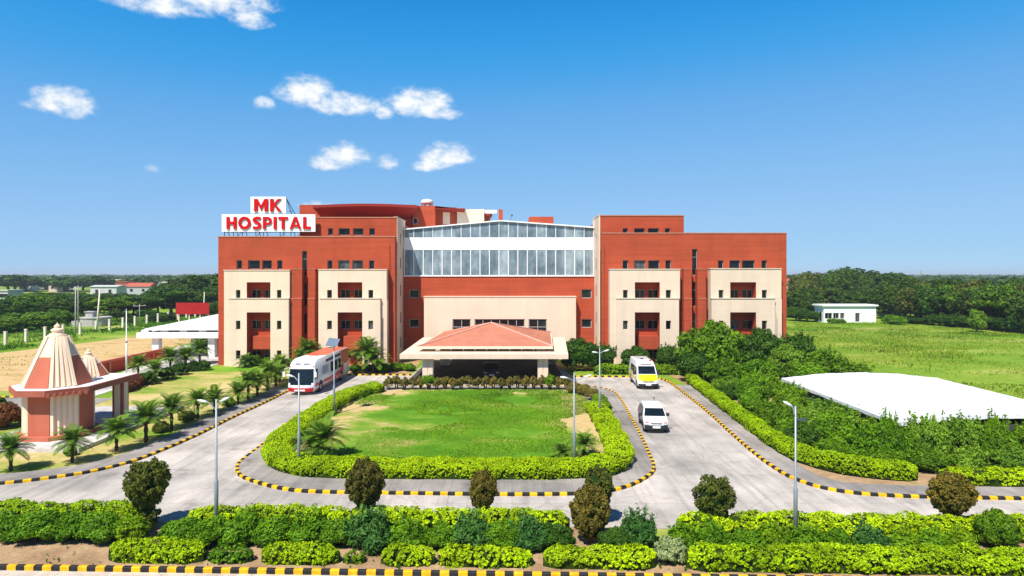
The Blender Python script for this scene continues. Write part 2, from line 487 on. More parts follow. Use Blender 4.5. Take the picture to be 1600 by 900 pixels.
# ---------------------------------------------------------------- leaves
_K = rng.normal(0, 1, (14, 3)); _PH = rng.uniform(0, 6.28, 14)
def wob(p, f=1.0):
    """cheap smooth noise in about -1..1"""
    r = np.zeros(len(p))
    for i in range(14):
        r += np.sin(p @ (_K[i] * f * (1 + .17 * i)) + _PH[i]) / (1 + .12 * i)
    return r / 4.5
_VG = np.random.default_rng(99).uniform(-1, 1, (5, 64, 64))
def vnoise(p, scale, octaves=4):
    r = np.zeros(len(p)); amp = 1.0
    for o in range(octaves):
        u, v = p[:, 0] / scale * 2 ** o + 13.7 * o, p[:, 1] / scale * 2 ** o + 5.1 * o
        i, j = np.floor(u).astype(int), np.floor(v).astype(int)
        f, g = u - i, v - j; f, g = f * f * (3 - 2 * f), g * g * (3 - 2 * g)
        T = _VG[o % 5]; a = lambda x, y: T[x % 64, y % 64]
        r += amp * ((a(i, j) * (1 - f) + a(i + 1, j) * f) * (1 - g) + (a(i, j + 1) * (1 - f) + a(i + 1, j + 1) * f) * g)
        amp *= .5
    return r
def unit(a): return a / np.maximum(np.linalg.norm(a, axis=1), 1e-6)[:, None]
def leaf_quads(c, nrm, size, aspect=.6, tilt=.6):
    n = len(c)
    nn = unit(nrm + rng.normal(0, tilt, (n, 3)))
    t = unit(np.cross(nn, rng.normal(0, 1, (n, 3)))); b = np.cross(nn, t)
    l = (size * rng.uniform(.65, 1.35, n))[:, None] / 2; w = l * aspect
    v = np.stack([c - t * l, c + b * w, c + t * l, c - b * w], 1)
    return v
def mesh_quads(name, v, tone, m, parent=None, extra=None):
    """v: N x 4 x 3"""
    n = len(v)
    me = bpy.data.meshes.new(name)
    me.vertices.add(n * 4); me.vertices.foreach_set('co', v.reshape(-1).astype(np.float32))
    me.loops.add(n * 4); me.loops.foreach_set('vertex_index', np.arange(n * 4, dtype=np.int32))
    me.polygons.add(n); me.polygons.foreach_set('loop_start', np.arange(0, n * 4, 4, dtype=np.int32))
    me.polygons.foreach_set('loop_total', np.full(n, 4, np.int32))
    at = me.attributes.new('tone', 'FLOAT', 'FACE')
    at.data.foreach_set('value', np.clip(tone, 0, 1).astype(np.float32))
    me.update(calc_edges=True)
    me.materials.append(M[m] if isinstance(m, str) else m)
    o = bpy.data.objects.new(name, me); COL.objects.link(o)
    if parent: o.parent = parent
    return o

def clumpy(rad, k, rc, n, seed=0, low=-.9, outw=.45, shell=.55):
    """leaf centres, normals and tones on many small clumps filling an ellipsoid of radii rad"""
    g = np.random.default_rng(seed)
    d = unit(g.normal(0, 1, (k * 3, 3))); d = d[d[:, 2] > low][:k]; k = len(d)
    rr = g.uniform(.25, 1, k) ** .45
    cc = d * rr[:, None] * (1 - rc * .75)
    crad = rc * g.uniform(.65, 1.25, k)
    w = crad ** 2; idx = g.choice(k, n, p=w / w.sum())
    e = unit(g.normal(0, 1, (n, 3)))
    pos = cc[idx] + e * (crad[idx] * g.uniform(shell, 1.05, n))[:, None]
    nr = unit(e + pos * outw)
    tone = g.uniform(.15, .85, k)[idx] * .55 + g.uniform(0, 1, n) * .45
    rad = np.array(rad)
    return pos * rad, unit(nr / rad), tone
# ---------------------------------------------------------------- hospital
def panel(name, m, parent, x0, x1, z0, z1, y, holes, back, sides=True):
    """upright wall facing the road, with openings (x0,x1,z0,z1,depth) and real reveals"""
    mb = MB()
    xs = sorted({x0, x1, *[v for h in holes for v in h[:2]]}); zs = sorted({z0, z1, *[v for h in holes for v in h[2:4]]})
    xs = [x for x in xs if x0 <= x <= x1]; zs = [z for z in zs if z0 <= z <= z1]
    for i in range(len(xs) - 1):
        for j in range(len(zs) - 1):
            cx, cz = (xs[i] + xs[i + 1]) / 2, (zs[j] + zs[j + 1]) / 2
            if any(h[0] < cx < h[1] and h[2] < cz < h[3] for h in holes): continue
            mb.quad((xs[i], y, zs[j]), (xs[i + 1], y, zs[j]), (xs[i + 1], y, zs[j + 1]), (xs[i], y, zs[j + 1]))
    for a, b, c, d, dep in holes:
        d = min(d, z1); c = max(c, z0); e = y + dep
        mb.quad((a, y, c), (a, y, d), (a, e, d), (a, e, c))
        mb.quad((b, y, d), (b, y, c), (b, e, c), (b, e, d))
        mb.quad((a, y, d), (b, y, d), (b, e, d), (a, e, d))
        mb.quad((b, y, c), (a, y, c), (a, e, c), (b, e, c))
    if sides:
        mb.quad((x0, y, z0), (x0, y, z1), (x0, back, z1), (x0, back, z0))
        mb.quad((x1, y, z1), (x1, y, z0), (x1, back, z0), (x1, back, z1))
        mb.quad((x0, y, z1), (x1, y, z1), (x1, back, z1), (x0, back, z1))
    return mb.build(name, m, parent)

n_win = [0]
def window(parent, x0, x1, z0, z1, y, mull=1, transom=None, fw=.05, frame='alu', glass='glass'):
    """frame with a pane behind it, set at depth y"""
    f = MB(); e = y + .06
    f.box(x0, x1, y, e, z0, z0 + fw).box(x0, x1, y, e, z1 - fw, z1)
    f.box(x0, x0 + fw, y, e, z0 + fw, z1 - fw).box(x1 - fw, x1, y, e, z0 + fw, z1 - fw)
    for k in range(1, mull):
        x = x0 + (x1 - x0) * k / mull
        f.box(x - fw * .4, x + fw * .4, y + .005, e - .005, z0 + fw, z1 - fw)
    if transom: f.box(x0 + fw, x1 - fw, y + .003, e - .003, transom - fw * .4, transom + fw * .4)
    w = f.build('window', frame, parent)
    MB().box(x0 + fw * .6, x1 - fw * .6, y + .035, y + .05, z0 + fw * .6, z1 - fw * .6).build('pane', glass, w)
    n_win[0] += 1
    return w

hos = thing('hospital_building', 'wide terracotta and cream hospital with a glass hall between two wings', 'hospital', (-1, 82, 0))
class Loc: pass
def hb(mb, name, m, parent=None):            # geometry is given in site coordinates
    o = mb.build(name, m, hos if parent is None else parent, off=(-1, 82, 0) if parent is None else None)
    return o
# parts are modelled in site coordinates, so the root gets moved back at the end
hos.location = (0, 0, 0)

YR, YC1, YC2, YU, YM, YB = 79.5, 78.35, 77.95, 81.0, 85.5, 84.1
def rows(px_list, top, bot, y):
    z1, z0 = PZ(top, y), PZ(bot, y)
    return [(PX(a, y), PX(b, y), z0, z1) for a, b in px_list]

def wing(xl, xr, top, frames, toprow, slotpx, slots, pil, upper, upper_row, upper_top):
    holes = []
    wins = []
    for grp in toprow:
        for i, r in enumerate(rows(grp, 406.5, 420.5, YR)):
            holes.append((*r, .3)); wins.append((*r, YR + .22, 1))
    for a, b in slots:
        x0, x1 = PX(slotpx[0], YR), PX(slotpx[1], YR); z1, z0 = PZ(a, YR), max(.4, PZ(b, YR))
        holes.append((x0, x1, z0, z1, .3)); wins.append((x0, x1, z0, z1, YR + .22, 'slot'))
    zt = PZ(top, YR); x0, x1 = PX(xl, YR), PX(xr, YR)
    for fr in frames:
        z467 = PZ(467, YC2)
        ztop1 = PZ(fr['top'], YC1)
        h1, h2 = [], []
        o0, o1 = fr['open']
        # small windows in the cream frame: three storeys
        for (t, b), pl, dst in (((453, 466), YC1, h1), ((501, 515), YC2, h2), ((547.5, 561), YC2, h2)):
            for r in rows(fr['small'], t, b, pl):
                dst.append((*r, .3)); wins.append((*r, pl + .2, 1))
        h1.append((PX(o0, YC1), PX(o1, YC1), PZ(466.5, YC1), PZ(441, YC1), .06))
        h2.append((PX(o0, YC2), PX(o1, YC2), -.2, PZ(488, YC2), .06))
        cf = panel('cream_wall', 'cream', hos, PX(fr['x'][0], YC1), PX(fr['x'][1], YC1), z467 - .05, ztop1, YC1, h1, YR)
        # parts of the upper frame that run down beside the lower one
        sx = [(fr['x'][0], fr['low'][0]), (fr['low'][1], fr['x'][1])]
        for a, b in sx:
            if b - a > 1.5: MB().box(PX(a, YC1), PX(b, YC1) + .05, YC1 + .004, YR, -.1, z467 - .06).build('cream_strip', 'cream', hos)
        panel('cream_wall', 'cream', hos, PX(fr['low'][0], YC2), PX(fr['low'][1], YC2), -.1, z467, YC2, h2, YR)
        cp = MB()
        cp.box(PX(fr['low'][0], YC2) - .04, PX(fr['low'][1], YC2) + .04, YC2 - .07, YC1 - .003, z467 + .002, z467 + .1)
        cp.box(PX(fr['x'][0], YC1) - .05, PX(fr['x'][1], YC1) + .05, YC1 - .07, YR - .003, ztop1 + .002, ztop1 + .12)
        cp.build('coping', 'coping', hos)
        for yy, za_, zb_ in ((YC1, PZ(466.5, YC1), PZ(441, YC1)), (YC2, -.1, PZ(488, YC2))):
            a_, b_, f_, e_ = PX(o0, yy), PX(o1, yy), yy + .062, YR - .004
            nm = MB()
            nm.box(a_ - .12, a_, f_, e_, za_, zb_ + .12).box(b_, b_ + .12, f_, e_, za_, zb_ + .12).box(a_ + .001, b_ - .001, f_, e_, zb_, zb_ + .12)
            if za_ > 0: nm.box(a_ + .001, b_ - .001, f_, e_, za_ - .12, za_)
            nm.build('balcony_shade_lining', 'red', hos)  # red in place of cream paints the reveals darker, as shade
        # balcony floor ledge in the tall opening
        MB().box(PX(o0 + 8, YC2), PX(o1, YC2) - .02, YC2 + .35, YR - .01, PZ(546, YC2), PZ(526, YC2)).build('balcony_parapet', 'red', hos)
        # windows in the red wall behind the openings
        for t, b in ((452.5, 465.5), (500.5, 514), (547, 561)):
            for r in rows(fr['inner'], t, b, YR):
                holes.append((*r, .22)); wins.append((*r, YR + .12, 2))
    panel('red_wall', 'red', hos, x0, x1, -.1, zt, YR, holes, YR + 1.2)
    for w in wins:
        if w[5] == 'slot': window(hos, *w[:5], 1, w[3] - 1.0)
        else: window(hos, *w[:5], w[5])
    MB().box(x0 - .06, x1 + .06, YR - .06, YR + .5, zt + .002, zt + .13).build('coping', 'redcope', hos)
    MB().box(x0 + .3, x1 - .3, YR + .45, 112, 0, zt - .35).build('wing_block', 'red', hos)
    # pilasters between the frames
    for a, b in pil:
        p = MB()
        zp, zq = PZ(421, YC1 + .2), PZ(467, YC1)
        p.box(PX(a, YC1), PX(b, YC1), YC1 + .25, YR - .01, -.1, zp)
        p.box(PX(a, YC1), PX(b, YC1), YC1 + .05, YC1 + .24, -.1, zq)
        p.build('pilaster', 'red', hos)
        q = MB()
        q.box(PX(a, YC1) - .03, PX(b, YC1) + .03, YC1 + .2, YR - .01, zp + .003, zp + .09)
        q.box(PX(a, YC1) - .03, PX(b, YC1) + .03, YC1 + .01, YC1 + .24, zq + .003, zq + .08)
        q.build('coping', 'redcope', hos)
    # set-back top storey
    ux0, ux1 = PX(upper[0], YU), PX(upper[1], YU); zu = PZ(upper_top, YU)
    uh = []
    for i, r in enumerate(rows(upper_row, 356.5, 367.5, YU)):
        uh.append((*r, .3)); window(hos, *r, YU + .22, 1)
    panel('red_wall', 'red', hos, ux0, ux1, zt - 2, zu, YU, uh, YU + 1.0)
    MB().box(ux0 - .06, ux1 + .06, YU - .06, YU + .5, zu + .002, zu + .12).build('coping', 'redcope', hos)
    MB().box(ux0 + .3, ux1 - .3, YU + .5, 100, zt - 2, zu - .3).build('wing_block', 'red', hos)
    return zu

zuL = wing(341, 617, 370.5,
     [dict(x=(350, 452.5), low=(358, 451), top=423, open=(385.5, 422.5), small=[(368.5, 375.5), (432.5, 439.5)], inner=[(393, 407.5), (413, 425.5)]),
      dict(x=(497.5, 604), low=(500, 594), top=422, open=(527.5, 566), small=[(511, 518.5), (575.5, 583)], inner=[(532.5, 547), (553, 566.5)])],
     [[(369.5, 378), (387.5, 406), (409.5, 424.5), (433, 441)], [(511.5, 519), (528.5, 546), (550.5, 567), (576.5, 584.5)]],
     (472, 479.5), [(392, 431.5), (441, 478), (489.5, 523), (535, 565)],
     [(454.5, 471), (480.5, 491.5)], (468.5, 620), [(512.5, 520), (529, 546.5), (551.5, 567.5), (577, 585.5)], 340.5)
zuR = wing(941, 1229, 365,
     [dict(x=(953, 1062.5), low=(964, 1061), top=421.5, open=(992, 1031), small=[(973.5, 981), (1040.5, 1048.5)], inner=[(992.6, 1007.5), (1012.5, 1028.5)]),
      dict(x=(1110.5, 1221), low=(1112, 1211), top=420.5, open=(1141, 1181.5), small=[(1123, 1130.5), (1190.5, 1198.5)], inner=[(1142, 1154), (1160, 1175.5)])],
     [[(973, 981.5), (991, 1008.5), (1013, 1030.5), (1040, 1048.5)], [(1122, 1130.5), (1140, 1156.5), (1159.5, 1179.5), (1190, 1198.5)]],
     (1081.5, 1089.5), [(389, 430), (440.5, 478.5), (489.5, 525)],
     [(1069, 1081.5), (1090.5, 1104)], (938, 1068.5), [(973, 981), (991, 1007.5), (1012.5, 1029.5), (1039, 1047)], 337.5)

# cream return walls facing the hall
def return_wall(x0, x1, z, face):
    mb = MB().box(x0, x1, YU + .02, YM + 1.5, -.1, z)
    mb.build('return_wall', 'cream', hos)
    MB().box(x0 - .05, x1 + .05, YU - .02, YM + 1.5, z + .002, z + .14).build('coping', 'coping', hos)
    sl = MB(); xf = x1 + .012 if face > 0 else x0 - .012
    for zc in (2.4, 5.6, 9.2, 12.7, 15.8):
        for yc in (83.4,):
            sl.box(min(xf, xf - face * .06), max(xf, xf - face * .06), yc - .22, yc + .22, zc - .7, zc + .7)
    sl.build('slit_window', 'glass', hos)
return_wall(-14.95, -14.52, zuL + .03, 1)
return_wall(10.98, 11.16, zuR + .03, -1)

# ---- central glass hall
hx0, hx1 = -14.5, 10.97
zg0, zg1 = PZ(430, YM), PZ(390.5, YM)          # lower glass row
zw1 = PZ(371, YM)                              # top of white band
xa = PX(782, YM); za = PZ(344, YM); ze0 = PZ(357.5, YM); ze1 = PZ(354.5, YM)
zc = PZ(432, YM)
def zroof(x): return ze0 + (za - ze0) * (x - hx0) / (xa - hx0) if x < xa else za + (ze1 - za) * (x - xa) / (hx1 - xa)
hall_wins = [(639.5, 655, 452.5, 465.5), (639.5, 655, 498.5, 511.5), (908.5, 924.5, 452, 466), (908.5, 924.5, 498.5, 512)]
hh = []
for a, b, t, c in hall_wins:
    r = (PX(a, YM), PX(b, YM), PZ(c, YM), PZ(t, YM)); hh.append((*r, .25)); window(hos, *r, YM + .16, 1, None, .09)
panel('red_wall', 'red', hos, hx0, hx1, -.1, zc, YM, hh, YM + .6, False)
# cream entrance block
bx0, bx1 = PX(662.5, YB), PX(900, YB); zb = PZ(464.5, YB)
ew = [(707, 735.5, 498.5, 519, 2), (741.5, 820, 498.5, 511, 6), (826, 854.5, 498.5, 519, 2)]
eh = []
for a, b, t, c, k in ew:
    r = (PX(a, YB), PX(b, YB), PZ(c, YB), PZ(t, YB)); eh.append((*r, .25)); window(hos, *r, YB + .12, k, r[3] - 1.05 if k == 2 else None, .1)
eh.append((PX(705, YB), PX(852, YB), -.2, 3.3, 1.1))
panel('cream_wall', 'cream', hos, bx0, bx1, -.1, zb, YB, eh, YM - .003)
MB().box(bx0 - .06, bx1 + .06, YB - .07, YM - .004, zb + .002, zb + .13).build('coping', 'coping', hos)
# entrance doors behind the porch
dm = MB()
ex0, ex1 = PX(705, YB), PX(852, YB)
for k in range(9):
    x = ex0 + (ex1 - ex0) * k / 8
    dm.box(x - .05, x + .05, YB + .9, YB + 1.0, 0, 3.3)
dm.box(ex0, ex1, YB + .91, YB + .99, 2.3, 2.42)
ed = dm.build('entrance_door', 'alu', hos)
MB().box(ex0, ex1, YB + 1.01, YB + 1.05, 0, 3.3).build('pane', 'glass', ed)
# glazing
gl = MB().box(hx0 + .1, hx1 - .05, YM + .02, YM + .06, zg0, zg1)
gl.build('curtain_glazing', 'hallglass', hos)
g2 = MB().poly([(hx0 + .1, YM + .03, zw1), (hx1 - .05, YM + .03, zw1), (hx1 - .05, YM + .03, zroof(hx1) - .1), (xa, YM + .03, za - .1), (hx0 + .1, YM + .03, zroof(hx0) - .1)])
g2.build('gable_glazing', 'hallglass', hos)
MB().box(hx0 + .02, hx1 - .02, YM - .02, YM + .5, zg1, zw1).build('white_band', 'whitepanel', hos)
ml = MB()
N = 20
for k in range(N + 1):
    x = hx0 + .12 + (hx1 - hx0 - .2) * k / N
    ml.box(x - .055, x + .055, YM - .05, YM + .02, zg0 + .003, zg1 - .003)
    ml.box(x - .04, x + .04, YM - .03, YM + .029, zw1 + .003, zroof(x) - .06)
    ml.box(x - .012, x + .012, YM - .025, YM - .0205, zg1 + .02, zw1 - .02)
ml.build('mullions', 'whitepanel', hos)
MB().box(hx0 + .01, hx1 - .01, YM - .12, YM + .4, zc + .002, zg0).build('sill', 'whitepanel', hos)
rf = MB()
for (xA, zA), (xB, zB) in (((hx0 - .0, ze0), (xa, za)), ((xa, za), (hx1 + .0, ze1))):
    rf.quad((xA, YM - .25, zA), (xB, YM - .25, zB), (xB, 108, zB), (xA, 108, zA))
    rf.quad((xA, YM - .25, zA - .16), (xA, YM - .25, zA), (xA, 108, zA), (xA, 108, zA - .16))
    rf.quad((xA, YM - .25, zA - .16), (xB, YM - .25, zB - .16), (xB, YM - .25, zB), (xA, YM - .25, zA))
    rf.quad((xB, YM - .25, zB - .16), (xA, YM - .25, zA - .16), (xA, 108, zA - .16), (xB, 108, zB - .16))
rf.build('gable_roof', 'whitepanel', hos)
MB().box(hx0 + .1, hx1 - .1, YM + 1.2, YM + 1.5, -.1, zw1 + .6).build('hall_interior_wall', 'cream', hos)

# ---- roof storeys behind
yA = 96.0
def roofbox(x0, x1, t, b, y0, y1, name, m):
    return MB().box(PX(x0, y0), PX(x1, y0), y0, y1, PZ(b, y0), PZ(t, y0)).build(name, m, hos)
roofbox(468, 648, 320, 372, yA, 112, 'rooftop_storey', 'red')
# wide tapering eaves of the rooftop storey
ov = MB()
a0, a1 = PX(489, yA - 4), PX(652, yA - 4); zt_ = PZ(318, yA - 4)
b0, b1 = PX(505, yA), PX(640, yA)
c0, c1 = PX(470, 112), PX(660, 112)
n = 14
top = []
for i in range(n + 1):
    t = i / n; x = a0 + (a1 - a0) * t
    top.append((x, yA - 4, zt_ + .25 * math.sin(math.pi * t) - .25))
for i in range(n):
    p, q = top[i], top[i + 1]
    ov.quad((p[0], p[1], p[2] - .38), (q[0], q[1], q[2] - .38), q, p)
    ti, tj = i / n, (i + 1) / n
    bi, bj = b0 + (b1 - b0) * ti, b0 + (b1 - b0) * tj
    zb_ = PZ(343, yA)
    ov.quad((bi, yA - .02, zb_), (bj, yA - .02, zb_), (q[0], q[1], q[2] - .38), (p[0], p[1], p[2] - .38))
    ov.quad(p, q, (q[0], 112, q[2] + .2), (p[0], 112, p[2] + .2))
ov.poly([(a0, yA - 4, top[0][2] - .38), (a0, yA - 4, top[0][2]), (a0, 112, top[0][2] + .2), (b0, yA, PZ(343, yA))])
ov.poly([(a1, yA - 4, top[-1][2]), (a1, yA - 4, top[-1][2] - .38), (b1, yA, PZ(343, yA)), (a1, 112, top[-1][2] + .2)])
ov.build('eaves', 'darkred', hos)
roofbox(645, 680, 321.5, 356, 95, 110, 'rooftop_storey', 'red')
window(hos, PX(645.5, 94.9), PX(652.5, 94.9), PZ(350, 94.9), PZ(340.5, 94.9), 94.92, 1)
roofbox(680, 713, 324, 356, 97, 110, 'rooftop_storey', 'red')
MB().box(PX(692, 96.9), PX(703, 96.9), 96.9, 96.98, PZ(350, 96.9), PZ(330, 96.9)).build('rooftop_wall_panel', 'cream', hos)
e2 = MB()
e2.quad((PX(679, 95), 95, PZ(321.5, 95)), (PX(726, 95), 95, PZ(326.5, 95)), (PX(724, 95), 96.99, PZ(332, 95)), (PX(690, 95), 96.99, PZ(330, 95)))
e2.prism([(PX(679, 95), 94.9), (PX(726, 95), 94.9), (PX(726, 95), 108), (PX(679, 95), 108)], PZ(326.5, 95), PZ(325.5, 95))
e2.build('eaves', 'darkred', hos)
roofbox(714, 752, 327, 356, 96.5, 110, 'rooftop_storey', 'cream')
roofbox(752, 756, 326.5, 356, 96.2, 110, 'rooftop_pier', 'cream')
roofbox(756, 776, 328, 333, 97, 98, 'roof_beam', 'whitepanel')
roofbox(757, 764, 333.5, 356, 99, 104, 'rooftop_pier', 'red')
MB().frustum([([(PX(757, 98.9), 98.6), (PX(764, 98.9), 98.6), (PX(764, 98.9), 104), (PX(757, 98.9), 104)], PZ(338, 98.9)),
              ([(PX(757, 98.9), 98.6), (PX(768, 98.9), 98.6), (PX(768, 98.9), 104), (PX(757, 98.9), 104)], PZ(332.5, 98.9))]).build('eaves', 'darkred', hos)
roofbox(779, 785.5, 327, 356, 97, 98, 'rooftop_pier', 'red')
roofbox(827, 865, 338.5, 360, 98, 104, 'rooftop_storey', 'red')
# drain pipes on the cream fronts
for px, y in ((608.5, YR - .06), (944, YR - .06)):
    MB().tube([(PX(px, y), y, 0), (PX(px, y), y, 15)], .06, 6).build('drain_pipe', 'red', hos)
for px in (593, 1211.5):
    MB().tube([(PX(px, YC2) + .1, YC2 - .06, 0), (PX(px, YC2) + .1, YC2 - .06, 6.6)], .05, 6).build('drain_pipe', 'coping', hos)

# water tank and antenna on the roof
tk = thing('water_tank', 'small domed white water tank on the hospital roof', 'water tank', (PX(666, 97), 98, PZ(322, 97)))
tl = MB(); zr = 0
tl.lathe([(.85, .42), (.95, .55), (.95, .8), (.8, 1.0), (.45, 1.12), (.12, 1.2)], 18).build('tank', 'tank', tk, True)
tl = MB()
for k in range(6):
    q = k * math.pi / 3; tl.tube([(.75 * math.cos(q), .75 * math.sin(q), -.3), (.75 * math.cos(q), .75 * math.sin(q), .43)], .09, 6)
tl.build('stand', 'busorange', tk)
an = thing('antenna', 'thin leaning antenna rod behind the ridge of the glass hall', 'antenna', (PX(797, 97), 97, PZ(347, 97)))
MB().tube([(0, 0, 0), (.25, 0, .9)], .03, 5).build('rod', 'darksteel', an)
MB().lathe([(.0, .85), (.12, .9), (.12, 1.15), (0, 1.2)], 8, (.28, 0)).build('head', 'darksteel', an)

# ---- rooftop sign
YS = 80.2
sg = thing('rooftop_sign', 'white rooftop sign boards with raised red letters reading MK HOSPITAL', 'sign', (PX(420, YS), YS, PZ(370, YS)))
sx, sz = sg.location.x, sg.location.z
def letter_shapes(ch):
    """outline polygons on a unit cell (width w, height 1); returns polygons, w"""
    t = .235
    def ring(cx, cy, rx, ry, a0, a1, n=20, tx=t, ty=t * .95):
        out = []
        for i in range(n):
            a, b = a0 + (a1 - a0) * i / n, a0 + (a1 - a0) * (i + 1) / n
            out.append([(cx + (rx - tx) * math.cos(a), cy + (ry - ty) * math.sin(a)), (cx + rx * math.cos(a), cy + ry * math.sin(a)),
                        (cx + rx * math.cos(b), cy + ry * math.sin(b)), (cx + (rx - tx) * math.cos(b), cy + (ry - ty) * math.sin(b))])
        return out
    R_ = lambda a, b, c, d: [(a, c), (b, c), (b, d), (a, d)]
    if ch == 'M': return [R_(0, t, 0, 1), R_(.95 - t, .95, 0, 1), [(t, 1), (t, .66), (.475, .06), (.475, .46)], [(.95 - t, 1), (.475, .46), (.475, .06), (.95 - t, .66)]], .95
    if ch == 'K': return [R_(0, t, 0, 1), [(t, .34), (.3, .45), (.3, .68), (t, .57)], [(.3, .45), (.38, .56), (.3, .68)], [(.3, .68), (.38, .56), (.76, 1), (.53, 1)], [(.3, .45), (.55, 0), (.8, 0), (.38, .56)]], .8
    if ch == 'H': return [R_(0, t, 0, 1), R_(.8 - t, .8, 0, 1), R_(t, .8 - t, .39, .61)], .8
    if ch == 'I': return [R_(0, t, 0, 1)], t
    if ch == 'T': return [R_(0, .76, .79, 1), R_(.262, .498, 0, .79)], .76
    if ch == 'L': return [R_(0, t, 0, 1), R_(t, .6, 0, .21)], .6
    if ch == 'A': return [[(0, 0), (.21, 0), (.47, .76), (.36, 1)], [(.36, 1), (.47, .76), (.73, 0), (.94, 0), (.58, 1)], [(.275, .19), (.665, .19), (.605, .365), (.335, .365)]], .94
    if ch == 'O': return ring(.5, .5, .5, .52, 0, 2 * math.pi, 36), 1.0
    if ch == 'P': return [R_(0, t, 0, 1), R_(t, .38, .82, 1), R_(t, .38, .33, .51)] + ring(.38, .665, .33, .335, -math.pi / 2, math.pi / 2, 16, .2, .18), .71
    if ch == 'S':
        c = [(.62, .86), (.5, .905), (.34, .91), (.18, .85), (.125, .74), (.17, .63), (.32, .55), (.46, .485), (.56, .4), (.585, .27), (.51, .15), (.35, .09), (.18, .1), (.05, .165)]
        p = smooth_path(c, .045); L_, R2 = offset_path(p, .11), offset_path(p, -.11)
        return [[tuple(R2[i]), tuple(R2[i + 1]), tuple(L_[i + 1]), tuple(L_[i])] for i in range(len(p) - 1)], .69
def letters(text, px0, px1, pt, pb):
    x = 0; cells = []
    for ch in text:
        pol, w = letter_shapes(ch); cells.append((x, pol)); x += w + .15
    tot = x - .15
    x0, x1 = PX(px0, YS) - sx, PX(px1, YS) - sx; z0, z1 = PZ(pb, YS) - sz, PZ(pt, YS) - sz
    out = []
    for ox, pol in cells:
        mb = MB(); out.append(mb)
        for q in pol:
            pts = [(x0 + (ox + a) / tot * (x1 - x0), z0 + b * (z1 - z0)) for a, b in q]
            ar = sum(pts[i][0] * pts[(i + 1) % len(pts)][1] - pts[(i + 1) % len(pts)][0] * pts[i][1] for i in range(len(pts)))
            if ar < 0: pts = pts[::-1]
            mb.poly([(a, -.26, b) for a, b in pts])
            for i in range(len(pts)):
                (a, b), (c, d) = pts[i], pts[(i + 1) % len(pts)]
                mb.quad((a, -.26, b), (a, -.1, b), (c, -.1, d), (c, -.26, d))
    return out
for txt, bp, tp in (('MK', (392, 447, 307.5, 333.5), (398, 441, 311, 330.5)), ('HOSPITAL', (347, 493, 335, 362), (355, 486, 339, 358))):
    x0, x1 = PX(bp[0], YS) - sx, PX(bp[1], YS) - sx; z1, z0 = PZ(bp[2], YS) - sz, PZ(bp[3], YS) - sz
    b = MB().box(x0, x1, -.1, .1, z0, z1).build('sign_board', 'signwhite', sg)
    for l_ in letters(txt, *tp): l_.build('letter', 'signred', b)
fr = MB()
zb0 = PZ(362, YS) - sz; zb1 = PZ(308, YS) - sz; zm = PZ(335, YS) - sz
for px in (350, 364, 378, 399, 411, 437, 454, 470, 490):
    x = PX(px, YS) - sx
    fr.bar((x, .16, -.4), (x, .16, zb0 + 1), .07)
    fr.bar((x + .25, 1.5, -.4), (x, .16, zb0 + 1.2), .06)
for px in (372, 402, 440, 466): fr.bar((PX(px - 8, YS) - sx, .18, -.3), (PX(px + 6, YS) - sx, .18, zb0), .05)
fr.bar((PX(349, YS) - sx, .16, zb0 - .08), (PX(492, YS) - sx, .16, zb0 - .08), .06)
for px in (398, 441):
    x = PX(px, YS) - sx
    fr.bar((x, .16, zm - .2), (x, .16, zb1 - .1), .07)
x = PX(447, YS) - sx
fr.bar((x, .18, zb1 - .2), (x + .75, 1.6, zm - .1), .06); fr.bar((x, .18, zb1 - .2), (x + .25, 1.6, zm - .1), .06)
fr.bar((x, .9, zm + .5), (x + .5, .9, zm + .4), .05)
fr.build('support_frame', 'darksteel', sg)

# ---- entrance canopy
cn = thing('entrance_canopy', 'cream porch with a salmon hip roof over the main entrance', 'canopy', (-2.5, 74, 0))
cx, cy = -2.5, 74
def cb(mb, name, m): return mb.build(name, m, cn, off=(cx, cy, 0))
F0, B0 = 64.5, 81.5
zs0, zs1 = PZ(561, F0), PZ(553.5, F0)
ring_o = [(PX(624.5, F0), F0), (PX(888, F0), F0), (6.7, B0), (PX(624.5, F0), B0)]
# flat ring slab with an open middle, built as four strips
ix0, ix1, iy0 = -8.9, 3.4, 67.6
sl = MB()
sl.prism([ring_o[0], ring_o[1], (PX(888, F0) + .18, iy0), (ring_o[0][0], iy0)], zs0, zs1)
sl.prism([(ring_o[0][0], iy0 + .001), (ix0, iy0 + .001), (ix0, B0), (ring_o[0][0], B0)], zs0, zs1)
sl.prism([(ix1, iy0 + .001), (PX(888, F0) + .18, iy0 + .001), (6.7, B0), (ix1, B0)], zs0, zs1)
cb(sl, 'slab', 'cream')
zu0, zu1 = PZ(544.5, 66.5), PZ(542, 66.5)
ex = [(PX(652, 66.5), 66.5), (PX(864, 66.5), 66.5), (PX(861, 82.5), 82.5), (PX(691, 82.5), 82.5)]
cb(MB().prism(ex, zu0 - .05, zu1 + .05), 'eaves', 'cream')
ap = (PX(767.5, 74.5), 74.5, PZ(504.5, 74.5))
hr = MB()
zz = zu1 + .053
inn = [(x + (ap[0] - x) * .015, y + (ap[1] - y) * .015) for x, y in ex]
for i in range(4):
    a, b = inn[i], inn[(i + 1) % 4]
    hr.poly([(*a, zz), (*b, zz), ap])
cb(hr, 'hip_roof', 'salmon')
rd = MB()
for x, y in ex: rd.bar((x, y, zz + .03), (ap[0], ap[1], ap[2] + .05), .16, .1)
cb(rd, 'ridge_cap', 'ridge')
